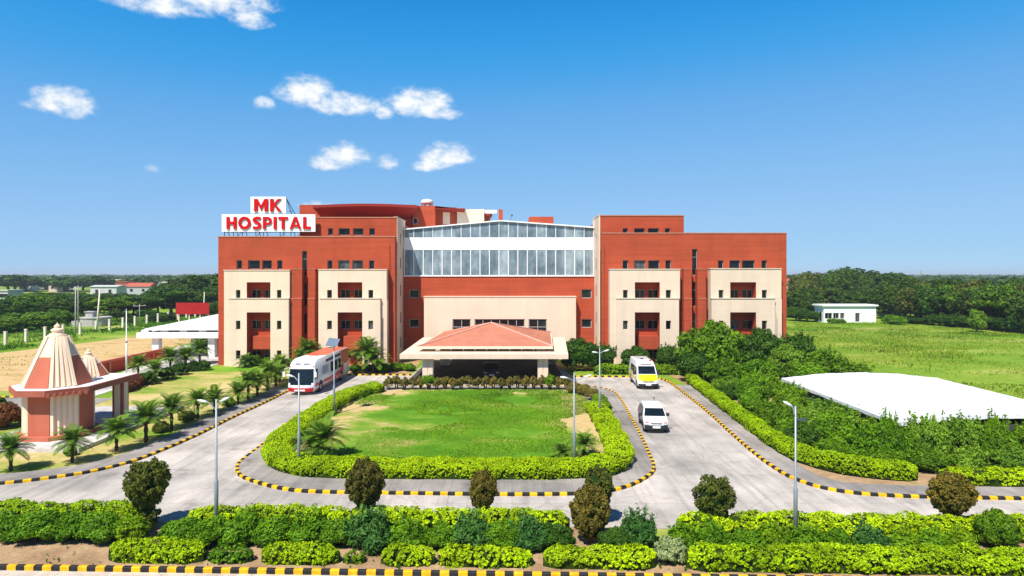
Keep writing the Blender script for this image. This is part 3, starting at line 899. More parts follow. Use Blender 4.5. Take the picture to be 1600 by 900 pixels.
for x, y, w in ((PX(669, 65.6), 65.6, 1.05), (PX(848, 65.6), 65.6, 1.05), (PX(696, 79.5), 79.5, 1.2), (PX(862, 80), 80, 1.1)):
    c = MB().box(x - w / 2, x - .03, y - .5, y + .5, 0, zs0 - .002).box(x + .03, x + w / 2, y - .5, y + .5, 0, zs0 - .002).box(x - .03, x + .03, y - .44, y + .44, 0, zs0 - .002)
    cb(c, 'column', 'cream')
st = MB()
for x, y in ((-8.6, 67.9), (3.1, 67.9), (-8.6, 80), (3.6, 80)):
    st.box(x - .45, x + .45, y - .45, y + .45, zs1 + .002, zu0 - .052)
cb(st, 'roof_support', 'coping')
bm_ = MB().box(-8.9, 3.4, 67.5, 67.58, zs0 + .1, zs1 - .1)
cb(bm_, 'beam', 'maroon')
struct(MB().poly([(x, y, .026) for x, y in ((-11, 65.4), (5.6, 65.4), (5.4, 85), (-10.9, 85))]).build('porch_shade_floor', 'porchshade'))  # dark sheet painting the shade under the canopy

# ---- white side canopy on the far left of the hospital
sc_ = thing('side_canopy', 'white hip roofed drive-through canopy on the left side of the hospital', 'canopy', (-44, 90, 0))
def sb_(mb, name, m): return mb.build(name, m, sc_, off=(-44, 90, 0))
y0 = 86.0
z0, z1 = PZ(528.5, y0), PZ(520, y0)
sb_(MB().box(PX(213, y0), -36.6, y0, 100, z0, z1), 'slab', 'white')
ez = PZ(513.5, y0 + .6)
ea = [(PX(226, y0 + .6), y0 + .6), (-36.6, y0 + .6), (-36.6, 99), (PX(226, y0 + .6), 99)]
sb_(MB().prism(ea, ez - .22, ez), 'eaves', 'white')
ax = (-41.0, 93.0, PZ(487, 93))
h = MB()
for i in range(4):
    a, b = ea[i], ea[(i + 1) % 4]
    h.poly([(*a, ez + .004), (*b, ez + .004), ax])
sb_(h, 'hip_roof', 'canopyroof')
for px in (245, 332):
    sb_(MB().box(PX(px, 87) - .45, PX(px, 87) + .45, 86.6, 87.5, -.1, z0 - .002), 'column', 'white')
for px in (301,):
    sb_(MB().box(PX(px, 95) - .3, PX(px, 95) + .3, 95, 95.6, -.1, z0 - .002), 'column', 'white')
s2 = MB()
for k in range(6):
    x = -50 + k * 2.6
    s2.box(x - .5, x + .5, y0 + 1.2, y0 + 2, z1 + .002, ez - .222)
sb_(s2, 'roof_support', 'white')
sb_(MB().box(PX(306, 96.5), -36.8, 96.5, 99.5, -.1, z0 - .01), 'lobby_wall', 'cream')
lw = MB(); xx = PX(309, 96.4)
lw.box(xx, xx + 1.5, 96.40, 96.48, 0, 2.4)
lw.box(xx + 2.1, xx + 2.9, 96.40, 96.48, 0, 2.4)
sb_(lw, 'lobby_door', 'glass')
# ---------------------------------------------------------------- shrine
shr = thing('shrine', 'small cream and terracotta temple shrine with ribbed spires and a porch', 'shrine', (-31.35, 44.3, 0))
SX, SY = -31.35, 44.3
def octa(h, f, c=(0, 0)):
    """octagon with square half extent h and face half width f"""
    return [(c[0] + a, c[1] + b) for a, b in ((-f, -h), (f, -h), (h, -f), (h, f), (f, h), (-f, h), (-h, f), (-h, -f))]
MB().box(-3.6, 4.0, -3.9, 9.0, -.1, .28).build('plinth', 'plaza', shr)
MB().prism(octa(2.35, .95), .283, .55).build('base', 'shrinered', shr)
MB().prism(octa(1.88, .72), .553, 3.28).build('body', 'shrinecream', shr)
for (a, b, c, d) in ((-.72, .72, -1.93, -1.885), (-.72, .72, 1.885, 1.93), (1.885, 1.93, -.72, .72), (-1.93, -1.885, -.72, .72)):
    MB().box(a, b, c, d, .56, 3.27).build('wall_panel', 'shrinered', shr)
def ribs(h0, f0, z0, h1, f1, z1, n, w, par, c=(0, 0)):
    for sx in (-1, 1):
        for sy in (-1, 1):
            mb = MB()
            for k in range(n):
                t = (k + .5) / n
                x0, y0 = f0 + (h0 - f0) * t, h0 - (h0 - f0) * t
                x1, y1 = f1 + (h1 - f1) * t, h1 - (h1 - f1) * t
                p0 = Vector((c[0] + sx * x0, c[1] + sy * y0, z0)); p1 = Vector((c[0] + sx * x1, c[1] + sy * y1, z1))
                mb.bar(p0, p1, w, w)
            mb.build('ribs', 'shrinecream', par)
ribs(1.90, .72, .56, 1.90, .72, 3.27, 5, .2, shr)
slab = [(-.95, -2.75), (1.0, -2.75), (2.75, -1.0), (2.75, 4.9), (-2.75, 4.9), (-2.75, -.95)]
MB().prism(slab, 3.29, 3.68).build('slab', 'maroon', shr)
MB().prism([(x * .95, y * .97) for x, y in slab], 3.683, 3.70).build('slab_top', 'whitepanel', shr)
dn = MB()
for k in range(7):
    t = (k + .5) / 7
    x, y = 1.0 + 1.75 * t, -2.75 + 1.75 * t
    dn.bar((x - .1, y + .1, 3.34), (x + .07, y - .07, 3.34), .14, .26)
dn.build('dentils', 'shrinered', shr)
def spire(c, h0, z0, zt, ht, zred, top):
    f0 = h0 * .40; ft = ht * .18
    core = MB().frustum([(octa(h0, f0, c), z0), (octa(h0 + (ht - h0) * .5, (f0 + ft) / 2, c), (z0 + zt) / 2), (octa(ht, ft, c), zt)])
    s = core.build('spire', 'shrinecream', shr)
    n = 5 if h0 > 1.5 else 4
    ribs(h0 + .02, f0, z0 + .02, ht + .02, ft, zt + .05, n, (h0 - f0) * 1.1 / n * .72, s, c)
    pn = MB(); fz = (zred - z0) / (zt - z0)
    hr_, fr_ = h0 + (ht - h0) * fz, f0 + (ft - f0) * fz
    for ang in range(4):
        q = ang * math.pi / 2; cs, sn = round(math.cos(q)), round(math.sin(q))
        def rot(x, y): return (c[0] + x * cs - y * sn, c[1] + x * sn + y * cs)
        a, b = rot(-f0, -h0 - .045), rot(f0, -h0 - .045); d, e = rot(fr_, -hr_ - .045), rot(-fr_, -hr_ - .045)
        a2, b2 = rot(-f0, -h0 + .02), rot(f0, -h0 + .02); d2, e2 = rot(fr_, -hr_ + .02), rot(-fr_, -hr_ + .02)
        pn.quad((*a, z0 + .02), (*b, z0 + .02), (*d, zred), (*e, zred))
        pn.quad((*e, zred), (*d, zred), (*d2, zred), (*e2, zred))
        pn.quad((*a2, z0 + .02), (*a, z0 + .02), (*e, zred), (*e2, zred))
        pn.quad((*b, z0 + .02), (*b2, z0 + .02), (*d2, zred), (*d, zred))
    pn.build('spire_panel', 'shrinered', s)
    # stepped cream mouldings above each red panel
    for ang in range(4):
        mo = MB()
        q = ang * math.pi / 2; cs, sn = round(math.cos(q)), round(math.sin(q))
        for k, zz in enumerate((zred,)):
            fz2 = (zz - z0) / (zt - z0); hh_, ff_ = h0 + (ht - h0) * fz2, f0 + (ft - f0) * fz2
            xx0, xx1, yy0, yy1 = -ff_ * .98, ff_ * .98, -hh_ - .035, -hh_ + .2
            pts = [(xx0, yy0), (xx1, yy0), (xx1, yy1), (xx0, yy1)]
            pts = [(c[0] + x * cs - y * sn, c[1] + x * sn + y * cs) for x, y in pts]
            mo.prism(pts, zz + .004, zz + .06 * h0 / 2 + .03)
        mo.build('moulding', 'shrinecream', s)
    k = ht
    MB().lathe([(k * .86, zt), (k * .86, zt + .14 * top), (k * .72, zt + .16 * top), (k * .70, zt + .24 * top), (k * .5, zt + .27 * top), (k * .46, zt + .36 * top), (k * .58, zt + .42 * top), (k * .58, zt + .52 * top),
                (k * .36, zt + .58 * top), (k * .24, zt + .64 * top), (k * .3, zt + .72 * top), (k * .22, zt + .82 * top), (k * .08, zt + .88 * top), (.02, zt + top)], 20, c).build('finial', 'shrinecream', s, False)
spire((-.12, 0), 1.93, 3.703, 6.95, .66, 5.66, 1.0)
spire((-.35, 3.6), 1.2, 3.703, 5.05, .42, 4.6, .7)
for x in (-2.2, 2.25):
    pc = MB().box(x - .38, x + .38, 2.9, 3.66, .283, 3.288)
    c_ = pc.build('column', 'maroon', shr)
    MB().box(x - .2, x + .2, 2.86, 2.898, .4, 3.28).box(x + .382, x + .42, 3.05, 3.5, .4, 3.28).build('column_stripe', 'shrinecream', c_)

# ---------------------------------------------------------------- street lamps
def lamp_head(parent, x, y, z, dx, dz, l=.4):
    d = Vector((dx, 0, dz)).normalized()
    mb = MB(); p = Vector((x, y, z))
    mb.tube([p - d * .05, p + d * .1, p + d * l * .6, p + d * l], [.03, .055, .065, .025], 8)
    return mb.build('lamp_head', 'lamp', parent, True)
def street_lamp(loc, label, hgt, arms, rz=0):
    o = thing('street_lamp', label, 'street lamp', loc, rz, 'street lamps')
    MB().lathe([(.085, 0), (.085, hgt * .4), (.08, hgt * .402), (.052, hgt * .41), (.04, hgt)], 10).build('pole', 'steel', o, True)
    MB().lathe([(.16, 0), (.16, .03), (.11, .05), (.11, .3)], 10).build('base_collar', 'steel', o, True)
    for a in arms:
        reach, rise, drop = a
        sgn = 1 if reach > 0 else -1
        m_ = MB()
        pts = [(0, 0, hgt - .5), (reach * .35, 0, hgt - .5 + rise * .45), (reach * .75, 0, hgt - .5 + rise * .9), (reach, 0, hgt - .5 + rise)]
        m_.tube(pts, [.035, .03, .028, .025], 7).build('arm', 'steel', o, True)
        lamp_head(o, reach, 0, hgt - .5 + rise, sgn, drop)
    return o
l1 = street_lamp((PX(338, 27.6), 27.6, 0), 'nearest lamp at left, its pole rising from the front hedge', 5.9, [(-.42, .38, .2), (.2, .42, .45)])
l2 = street_lamp((PX(1243, 26.9), 26.9, 0), 'nearest lamp at right, in front of the tent and the road', 5.75, [(-.16, .5, .55)])
MB().box(.04, .42, -.14, .14, 5.15, 5.2).bar((0, 0, 5.0), (.2, 0, 5.16), .04).build('solar_panel', 'darksteel', l2)
l3 = street_lamp((PX(467, 36), 36, .12), 'lamp pole standing in front of the parked bus, in the lawn hedge', 5.6, [(-.35, .3, .25)], R(-10))
l5 = street_lamp((PX(897, 36.2), 36.2, .12), 'double armed lamp at the near right corner of the lawn', 5.6, [(-.4, .2, .15), (.6, .25, .3)])
l6 = street_lamp((PX(937, 48.7), 48.7, .12), 'lamp in the right side hedge of the lawn, near the white ambulance', 5.6, [(-.2, .1, .1), (.35, .2, .3)])
l4 = thing('street_lamp', 'lamp with a tilted blue-grey solar panel beside the bus', 'street lamp', (PX(522, 50.9), 50.9, .12), 0, 'street lamps')
MB().lathe([(.085, 0), (.085, 2.3), (.052, 2.35), (.04, 5.6)], 10).build('pole', 'steel', l4, True)
sp_ = MB(); c = Vector((-.1, 0, 5.75)); u = Vector((.42, .08, -.06)); w = Vector((.06, .3, .26)); nn = u.cross(w).normalized() * .025
sp_.v += [tuple(c + a * u + b * w + s * nn) for s in (-1, 1) for a, b in ((-1, -1), (1, -1), (1, 1), (-1, 1))]
sp_.f += [(0, 3, 2, 1), (4, 5, 6, 7), (0, 1, 5, 4), (1, 2, 6, 5), (2, 3, 7, 6), (3, 0, 4, 7)]
sp_.build('solar_panel', 'solar', l4)
MB().bar((0, 0, 5.5), (-.08, 0, 5.72), .06).build('bracket', 'steel', l4)
lamp_head(l4, -.05, -.1, 5.35, -1, -.1, .4)

# ---------------------------------------------------------------- vehicles (front towards -y)
def lerp_w(ws, z):
    for (z0, w0), (z1, w1) in zip(ws, ws[1:]):
        if z <= z1: return w0 + (w1 - w0) * max(0, (z - z0) / (z1 - z0))
    return ws[-1][1]
class Shell:
    """body skin swept across a side profile (y, z), front at -y; ws = half width by height"""
    T = [-1, -.97, -.85, -.5, 0, .5, .85, .97, 1]
    def __init__(s, prof, ws, bow=.16, nose=1.0):
        s.p, s.ws, s.bow, s.nose = prof, ws, bow, nose
        s.cy = sum(p[0] for p in prof) / len(prof); s.cz = sum(p[1] for p in prof) / len(prof)
        s.ymin = min(p[0] for p in prof); s.ymax = max(p[0] for p in prof)
    def pt(s, y, z, t, off=0.0):
        w = lerp_w(s.ws, z)
        k = .05 if abs(t) == 1 else (.012 if abs(t) >= .97 else 0)
        d = Vector((y - s.cy, z - s.cz)); d.normalize()
        yy, zz = y - d.x * (k - off), z - d.y * (k - off)
        f = max(0, 1 - (y - s.ymin) / s.nose)           # bowed nose
        g = max(0, 1 - (s.ymax - y) / .5)
        yy += s.bow * f * t * t * t * t + s.bow * .4 * f * t * t - .06 * g * t * t
        return (t * w, yy, zz)
    def body(s):
        mb = MB(); n = len(s.T)
        for y, z in s.p:
            for t in s.T: mb.v.append(s.pt(y, z, t))
        k = len(s.p)
        for i in range(k - 1):
            for j in range(n - 1):
                a = i * n + j; mb.f.append((a + n, a + n + 1, a + 1, a))
        mb.f.append(tuple(i * n for i in range(k))[::-1]); mb.f.append(tuple(i * n + n - 1 for i in range(k)))
        mb.f.append((0, n - 1, (k - 1) * n + n - 1, (k - 1) * n))
        return mb
    def band(s, y0, z0, y1, z1, t0, t1, off=.012, n=8, f0=0, f1=1):
        """patch lying on the skin between two profile points"""
        mb = MB()
        for f in (f0, (f0 + f1) / 2, f1):
            y, z = y0 + (y1 - y0) * f, z0 + (z1 - z0) * f
            for i in range(n + 1):
                t = t0 + (t1 - t0) * i / n
                mb.v.append(s.pt(y, z, t * .9699 if abs(t) >= .97 else t, off))
        for r in range(2):
            for i in range(n):
                a = r * (n + 1) + i; mb.f.append((a + n + 1, a + n + 2, a + 1, a))
        return mb
    def side(s, poly, sx, off=.012, th=.02):
        """glass or trim plate on the side; poly of (y, z)"""
        mb = MB(); k = len(poly)
        for o_ in (off, off - th):
            for y, z in poly: mb.v.append((sx * (lerp_w(s.ws, z) + o_), y, z))
        mb.f.append(tuple(range(k)) if sx < 0 else tuple(range(k))[::-1])
        for i in range(k):
            j = (i + 1) % k; mb.f.append((i, j, k + j, k + i))
        return mb
def wheel(parent, x, y, r, w, sx):
    t = MB()
    pr = [(r * .55, -w / 2), (r * .93, -w / 2), (r, -w * .3), (r, w * .3), (r * .93, w / 2), (r * .55, w / 2)]
    n = 18
    for rr, a in pr:
        for j in range(n):
            q = 2 * math.pi * j / n; t.v.append((x + a, y + rr * math.cos(q), r + rr * math.sin(q)))
    for i in range(len(pr) - 1):
        for j in range(n):
            k = (j + 1) % n; t.f.append((i * n + j, i * n + k, (i + 1) * n + k, (i + 1) * n + j))
    ty = t.build('wheel', 'rubber', parent)
    d = MB(); xo = x + sx * w * .42
    d.v += [(xo, y + r * .58 * math.cos(2 * math.pi * j / 14), r + r * .58 * math.sin(2 * math.pi * j / 14)) for j in range(14)]
    d.v += [(xo + sx * .05, y, r)]
    for j in range(14):
        k = (j + 1) % 14; d.f.append((j, k, 14) if sx > 0 else (k, j, 14))
    d.build('rim', 'rim', ty)
def arch(parent, sh, y, r, sx, m='blackplastic'):
    pts = [(y + r * math.cos(q), r * .92 + r * math.sin(q) * 1.02) for q in np.linspace(0, math.pi, 10)]
    pts = [(y + r, .22)] + pts + [(y - r, .22)]
    sh.side([(a, b) for a, b in pts][::1 if sx > 0 else -1][::-1] if sx > 0 else pts, sx, .006, .012).build('wheel_arch', m, parent)
def mirror(parent, x, y, z, sx, s=1.0):
    mb = MB().box(min(x, x + sx * .22 * s), max(x, x + sx * .22 * s), y - .05, y + .06, z - .1 * s, z + .12 * s)
    mb.bar((x - sx * .06, y + .1, z - .08 * s), (x + sx * .03, y, z - .02), .05)
    mb.build('wing_mirror', 'blackplastic', parent)

# ---- the white minivan
def small_car(loc, rz, label, paint, van=True):
    o = thing('minivan' if van else 'parked_car', label, 'minivan' if van else 'car', loc, rz)
    L = 3.95 if van else 4.2
    if van: prof = [(-2.0, .28), (-2.05, .45), (-2.04, .66), (-1.95, .84), (-1.25, 1.06), (-.62, 1.58), (-.1, 1.71), (1.2, 1.72), (1.75, 1.62), (1.95, 1.0), (1.98, .5), (1.93, .28)]
    else: prof = [(-2.1, .25), (-2.14, .5), (-2.1, .68), (-2.0, .78), (-1.0, .94), (-.3, 1.4), (.2, 1.47), (1.0, 1.42), (1.7, 1.0), (2.1, .93), (2.12, .45), (2.05, .25)]
    ws = [(.25, .80), (.6, .86), (.95, .86), (1.1, .84), (1.6, .70), (1.75, .66)]
    sh = Shell(prof, ws)
    sh.body().build('body', paint, o, True)
    # bonnet to roof: windscreen
    i = 4
    (ya, za_), (yb, zb_) = prof[i], prof[i + 1]
    sh.band(ya, za_, yb, zb_, -.9, .9, .014, 8, .06, .93).build('windscreen', 'autoglass', o)
    (yc, zc_), (yd, zd_) = prof[8], prof[9]
    sh.band(yc, zc_, yd, zd_, -.86, .86, .014, 8, .1, .85).build('rear_window', 'autoglass', o)
    for sx in (-1, 1):
        if van: wins = [[(-.95, 1.08), (-.35, 1.08), (-.28, 1.55), (-.52, 1.5)], [(-.27, 1.08), (.55, 1.08), (.52, 1.58), (-.2, 1.57)], [(.64, 1.08), (1.6, 1.1), (1.5, 1.53), (.62, 1.58)]]
        else: wins = [[(-.8, .96), (.15, .96), (.15, 1.36), (-.28, 1.3)], [(.25, .96), (1.3, .97), (.95, 1.33), (.25, 1.36)]]
        for w in wins: sh.side(w if sx < 0 else w, sx, .012, .02).build('side_window', 'autoglass', o)
        for y in (-1.25, 1.25):
            arch(o, sh, y, .37, sx); wheel(o, sx * .74, y, .31, .2, sx)
        mirror(o, sx * .86, -.85, 1.12, sx)
        sh.band(*prof[2], *prof[3], sx * .55, sx * .93, .016, 4, .0, .8).build('headlight', 'headlight', o)
        sh.side([(1.88, .75), (1.8, 1.2), (1.72, 1.2), (1.8, .75)], sx, .012).build('tail_light', 'redlens', o)
        sh.side([(-1.6, .34), (1.7, .34), (1.7, .46), (-1.6, .46)], sx, .01).build('sill_trim', 'blackplastic', o)
        for y in (-.32, .6): sh.side([(y, .95), (y + .18, .95), (y + .18, .99), (y, .99)], sx, .03).build('door_handle', 'blackplastic', o)
    bp_ = sh.band(*prof[0], *prof[1], -.968, .968, .02, 10)
    b2_ = sh.band(*prof[1], *prof[2], -.968, .968, .02, 10, 0, .8)
    k_ = len(bp_.v); bp_.v += b2_.v; bp_.f += [tuple(q + k_ for q in f) for f in b2_.f]
    bp_.build('bumper', 'blackplastic', o)
    sh.band(*prof[2], *prof[3], -.46, .46, .018, 6, .15, .6).build('grille', 'blackplastic', o)
    y = prof[1][0]
    MB().box(-.27, .27, y - .06, y - .03, .42, .56).build('number_plate', 'plate', o)
    if van:
        MB().tube([(.3, 1.3, 1.7), (.3, 1.34, 1.9)], .015, 5).lathe([(.05, 1.86), (.06, 1.9), (.02, 1.96)], 8, (.3, 1.34)).build('roof_aerial', 'blackplastic', o)
        MB().bar((-.5, -1.22, 1.08), (-.05, -1.02, 1.22), .02).bar((.05, -1.22, 1.08), (.5, -1.02, 1.22), .02).build('wiper', 'blackplastic', o)
        for sx in (-1, 1):
            sh.band(*prof[2], *prof[3], sx * .6, sx * .9, .02, 3, .45, .85).build('indicator', 'redlens', o)
    else:
        MB().box(-.6, .6, -.62, -.6, 1.0, 1.2).build('windscreen_gleam', 'signwhite', o)  # pale board standing in for the gleam on the windscreen
    return o
mv = small_car((10.35, 47.15, .01), R(-4.5), 'white minivan driving towards the front on the right road', 'vanwhite')
pc_ = small_car((PX(767, 70), 70.5, .01), R(3), 'dark car parked in the shade under the entrance canopy', 'carblue', False)
pc2 = small_car((-37.2, 91, .06), R(80), 'dark car parked in the shade of the white side canopy', 'carblue', False)

# ---- ambulance
am = thing('ambulance', 'white high roof ambulance van with a bright yellow bonnet', 'ambulance', (13.35, 65.2, .01), R(-1.5))
prof = [(-2.9, .32), (-2.98, .5), (-2.96, .72), (-2.88, .9), (-2.3, 1.42), (-1.62, 2.16), (-1.3, 2.4), (-.85, 2.55), (2.7, 2.58), (2.9, 2.45), (2.98, 1.2), (2.98, .6), (2.92, .32)]
ws = [(.3, .94), (.6, 1.0), (1.3, 1.0), (2.2, .9), (2.6, .82)]
sh = Shell(prof, ws)
sh.body().build('body', 'vanwhite', am, True)
sh.band(*prof[4], *prof[5], -.88, .88, .014, 8, .04, .97).build('windscreen', 'autoglass', am)
bp_ = sh.band(*prof[3], *prof[4], -.93, .93, .016, 8, 0, .98)
b2_ = sh.band(*prof[2], *prof[3], -.93, .93, .016, 8, .72, 1.0)
k_ = len(bp_.v); bp_.v += b2_.v; bp_.f += [tuple(q + k_ for q in f) for f in b2_.f]
bp_.build('bonnet', 'yellow', am)
bp_ = sh.band(*prof[0], *prof[1], -.968, .968, .025, 10)
b2_ = sh.band(*prof[1], *prof[2], -.968, .968, .025, 10, 0, .45)
k_ = len(bp_.v); bp_.v += b2_.v; bp_.f += [tuple(q + k_ for q in f) for f in b2_.f]
bp_.build('bumper', 'blackplastic', am)
sh.band(*prof[2], *prof[3], -.55, .55, .016, 6, .1, .6).build('grille', 'blackplastic', am)
sh.band(*prof[5], *prof[6], -.6, .6, .02, 6, .3, .6).build('roof_vent', 'blackplastic', am)
MB().box(-.27, .27, prof[1][0] - .07, prof[1][0] - .035, .45, .58).build('number_plate', 'plate', am)
MB().lathe([(.1, 2.5), (.11, 2.62), (.06, 2.68)], 10, (.55, -.9)).build('beacon', 'redlens', am)
MB().box(-.2, .1, .3, .6, 2.55, 2.64).build('roof_hatch', 'blackplastic', am)
for sx in (-1, 1):
    for w in ([(-2.0, 1.42), (-1.0, 1.42), (-1.0, 2.05), (-1.5, 2.05)], [(-.6, 1.4), (.5, 1.4), (.5, 2.0), (-.6, 2.0)], [(.65, 1.4), (1.65, 1.4), (1.65, 2.0), (.65, 2.0)]):
        sh.side(w, sx).build('side_window', 'autoglass', am)
    for y in (-2.0, 1.75):
        arch(am, sh, y, .43, sx); wheel(am, sx * .87, y, .36, .24, sx)
    mirror(am, sx * 1.0, -1.95, 1.5, sx, 1.5)
    sh.band(*prof[2], *prof[3], sx * .6, sx * .95, .018, 4, .1, .95).build('headlight', 'headlight', am)
    sh.side([(-2.4, .85), (2.9, .85), (2.9, 1.05), (-2.4, 1.05)], sx, .01).build('stripe', 'yellow', am)

# ---- bus
bs_ = thing('bus', 'long white bus with an orange-red rear and red skirt by the left kerb', 'bus', (-19.45, 65.1, .01), R(-2.2))
prof = [(-5.65, .32), (-5.76, .6), (-5.72, .95), (-5.66, 1.15), (-5.42, 2.45), (-5.28, 2.72), (-4.9, 2.98), (-4.2, 3.22), (5.3, 3.26), (5.55, 3.1), (5.66, 1.5), (5.68, .7), (5.6, .38)]
ws = [(.3, 1.18), (.7, 1.25), (1.6, 1.25), (2.5, 1.2), (3.3, 1.1)]
sh = Shell(prof, ws, .22, .9)
sh.body().build('body', 'vanwhite', bs_, True)
ws_ = sh.band(*prof[3], *prof[4], -.93, .93, .014, 10, .0, .98)
w2_ = sh.band(*prof[2], *prof[3], -.80, .80, .014, 10, .1, 1.0)
k_ = len(ws_.v); ws_.v += w2_.v; ws_.f += [tuple(q + k_ for q in f) for f in w2_.f]
ws_.build('windscreen', 'autoglass', bs_)
sh.band(*prof[0], *prof[1], -.968, .968, .016, 10, .0, 1.0).build('bumper', 'busred', bs_)
sh.band(*prof[1], *prof[2], -.968, .968, .014, 10, .02, .28).build('bumper_stripe', 'busred', bs_)
for sx in (-1, 1):
    sh.band(*prof[5], *prof[6], sx * .12, sx * .6, .015, 4, .25, .65).build('roof_vent', 'blackplastic', bs_)
    sh.band(*prof[1], *prof[2], sx * .6, sx * .9, .018, 4, .35, .8).build('headlight', 'headlight', bs_)
    sh.band(*prof[4], *prof[5], sx * .86, sx * .93, .03, 2, .3, .9).build('marker_lamp', 'redlens', bs_)
    arch_y = (-3.6, 2.9)
    for y in arch_y:
        arch(bs_, sh, y, .58, sx); wheel(bs_, sx * 1.1, y, .48, .3, sx)
    # driver's window and side windows
    sh.side([(-5.2, 1.35), (-4.45, 1.35), (-4.45, 2.35), (-5.15, 2.35)], sx).build('side_window', 'autoglass', bs_)
    for a, b, g in ((-2.95, -2.45, 'coping'), (-2.35, -1.85, 'coping'), (-1.75, -1.25, 'coping')):
        sh.side([(a, 1.55), (b, 1.55), (b, 2.35), (a, 2.35)], sx).build('side_window', 'greyroof', bs_)
    for a, b in ((-.5, .35), (.75, 1.55), (1.95, 2.7)):
        f_ = sh.side([(a, 1.45), (b, 1.45), (b, 2.4), (a, 2.4)], sx); f_.build('side_window', 'autoglass', bs_)
    sh.side([(-1.9, 2.6), (2.8, 2.72), (2.8, 2.95), (-1.9, 2.86)], sx).build('roof_rail', 'blackplastic', bs_)
    sh.side([(-4.3, .42), (-3.0, .55), (2.4, .55), (2.4, .42)], sx, .011).build('skirt', 'busred', bs_)
    sh.side([(-3.0, .72), (2.2, .62), (2.9, 1.3), (1.2, 1.05), (-2.8, 1.0)], sx, .011).build('red_stripe', 'busred', bs_)
    sh.side([(-5.35, .35), (-4.3, .42), (-4.2, .9), (-4.5, 1.1), (-5.0, .95)], sx, .011).build('front_skirt', 'busred', bs_)
    sh.side([(2.6, 1.0), (3.5, 1.0), (3.6, 1.6), (3.3, 1.85), (2.9, 1.6)], sx, .013).build('arch_panel', 'busred', bs_)
    sh.side([(3.05, 1.95), (4.3, 1.6), (5.5, 1.85), (5.42, 3.02), (5.2, 3.16), (3.05, 3.14)], sx, .012).build('rear_panel', 'busorange', bs_)
    mb = MB().tube([(sx * 1.15, -5.45, 2.55), (sx * 1.4, -5.75, 2.5), (sx * 1.48, -5.8, 2.2)], .035, 6)
    mb.box(sx * 1.48 - .11, sx * 1.48 + .11, -5.86, -5.76, 1.75, 2.2)
    mb.build('wing_mirror', 'vanwhite', bs_)
rp = MB()
n = 8
for y, dz in ((-2.6, 0), (-1.6, 0), (5.3, 0)):
    pass
zr0 = lambda y: 3.22 + .04 * (y + 4.2) / 9.5
for y in (-2.2, 5.28):
    for i in range(n + 1):
        t = -.95 + 1.9 * i / n
        yy = y + (.9 * abs(t) if y < 0 else 0)
        rp.v.append((t * lerp_w(ws, 3.24), yy, zr0(yy) + .012))
for i in range(n): rp.f.append((n + 1 + i + 1, n + 1 + i, i, i + 1)[::-1])
rp.build('roof_panel', 'busorange', bs_)
MB().box(-.5, .5, -5.84, -5.8, .42, .56).build('number_plate', 'plate', bs_)
MB().box(-.6, .5, -2.9, -2.5, 3.22, 3.30).build('roof_hatch', 'vanwhite', bs_)
wp = MB().bar((-.75, -5.78, 1.2), (-.1, -5.66, 1.55), .025).bar((.1, -5.78, 1.2), (.75, -5.66, 1.55), .025)
wp.build('wiper', 'blackplastic', bs_)
# ---------------------------------------------------------------- ground, roads, kerbs
def sheet(name, m, pts, z):
    return struct(MB().poly([(x, y, z) for x, y in pts]).build(name, m))
def slab(name, m, pts, z0, z1):
    a = np.array(pts); area = np.sum(a[:, 0] * np.roll(a[:, 1], -1) - np.roll(a[:, 0], -1) * a[:, 1])
    if area < 0: pts = pts[::-1]
    return struct(MB().prism([tuple(p) for p in pts], z0, z1).build(name, m))
def kerb(path, w, h, m, z0=0.0, name='kerb', phase=0.0):
    p = np.asarray(path); L = offset_path(p, w / 2); Rr = offset_path(p, -w / 2)
    n = len(p); s = np.concatenate([[0], np.cumsum(np.linalg.norm(np.diff(p, axis=0), axis=1))]) + phase
    b = .03
    ring = lambda i: [(*Rr[i], z0), (*Rr[i], z0 + h - b), (*(Rr[i] + (L[i] - Rr[i]) * .15), z0 + h), (*(Rr[i] + (L[i] - Rr[i]) * .85), z0 + h), (*L[i], z0 + h - b), (*L[i], z0)]
    v = [q for i in range(n) for q in ring(i)]; f = []; uv = []
    for i in range(n - 1):
        for j in range(5):
            a = i * 6 + j
            f.append((a, a + 6, a + 7, a + 1)); uv += [(s[i], j), (s[i + 1], j), (s[i + 1], j + 1), (s[i], j + 1)]
    f.append(tuple(range(6))); uv += [(s[0], 0)] * 6
    f.append(tuple(range((n - 1) * 6, n * 6))[::-1]); uv += [(s[-1], 0)] * 6
    me = bpy.data.meshes.new(name); me.from_pydata([tuple(map(float, q)) for q in v], [], f)
    ul = me.uv_layers.new(name='UVMap')
    ul.data.foreach_set('uv', np.array(uv, np.float32).reshape(-1))
    me.materials.append(M[m]); me.update()
    o = bpy.data.objects.new(name, me); COL.objects.link(o)
    return struct(o)

sheet('ground', 'ground', [(-9000, -600), (9000, -600), (9000, 9000), (-9000, 9000)], 0)

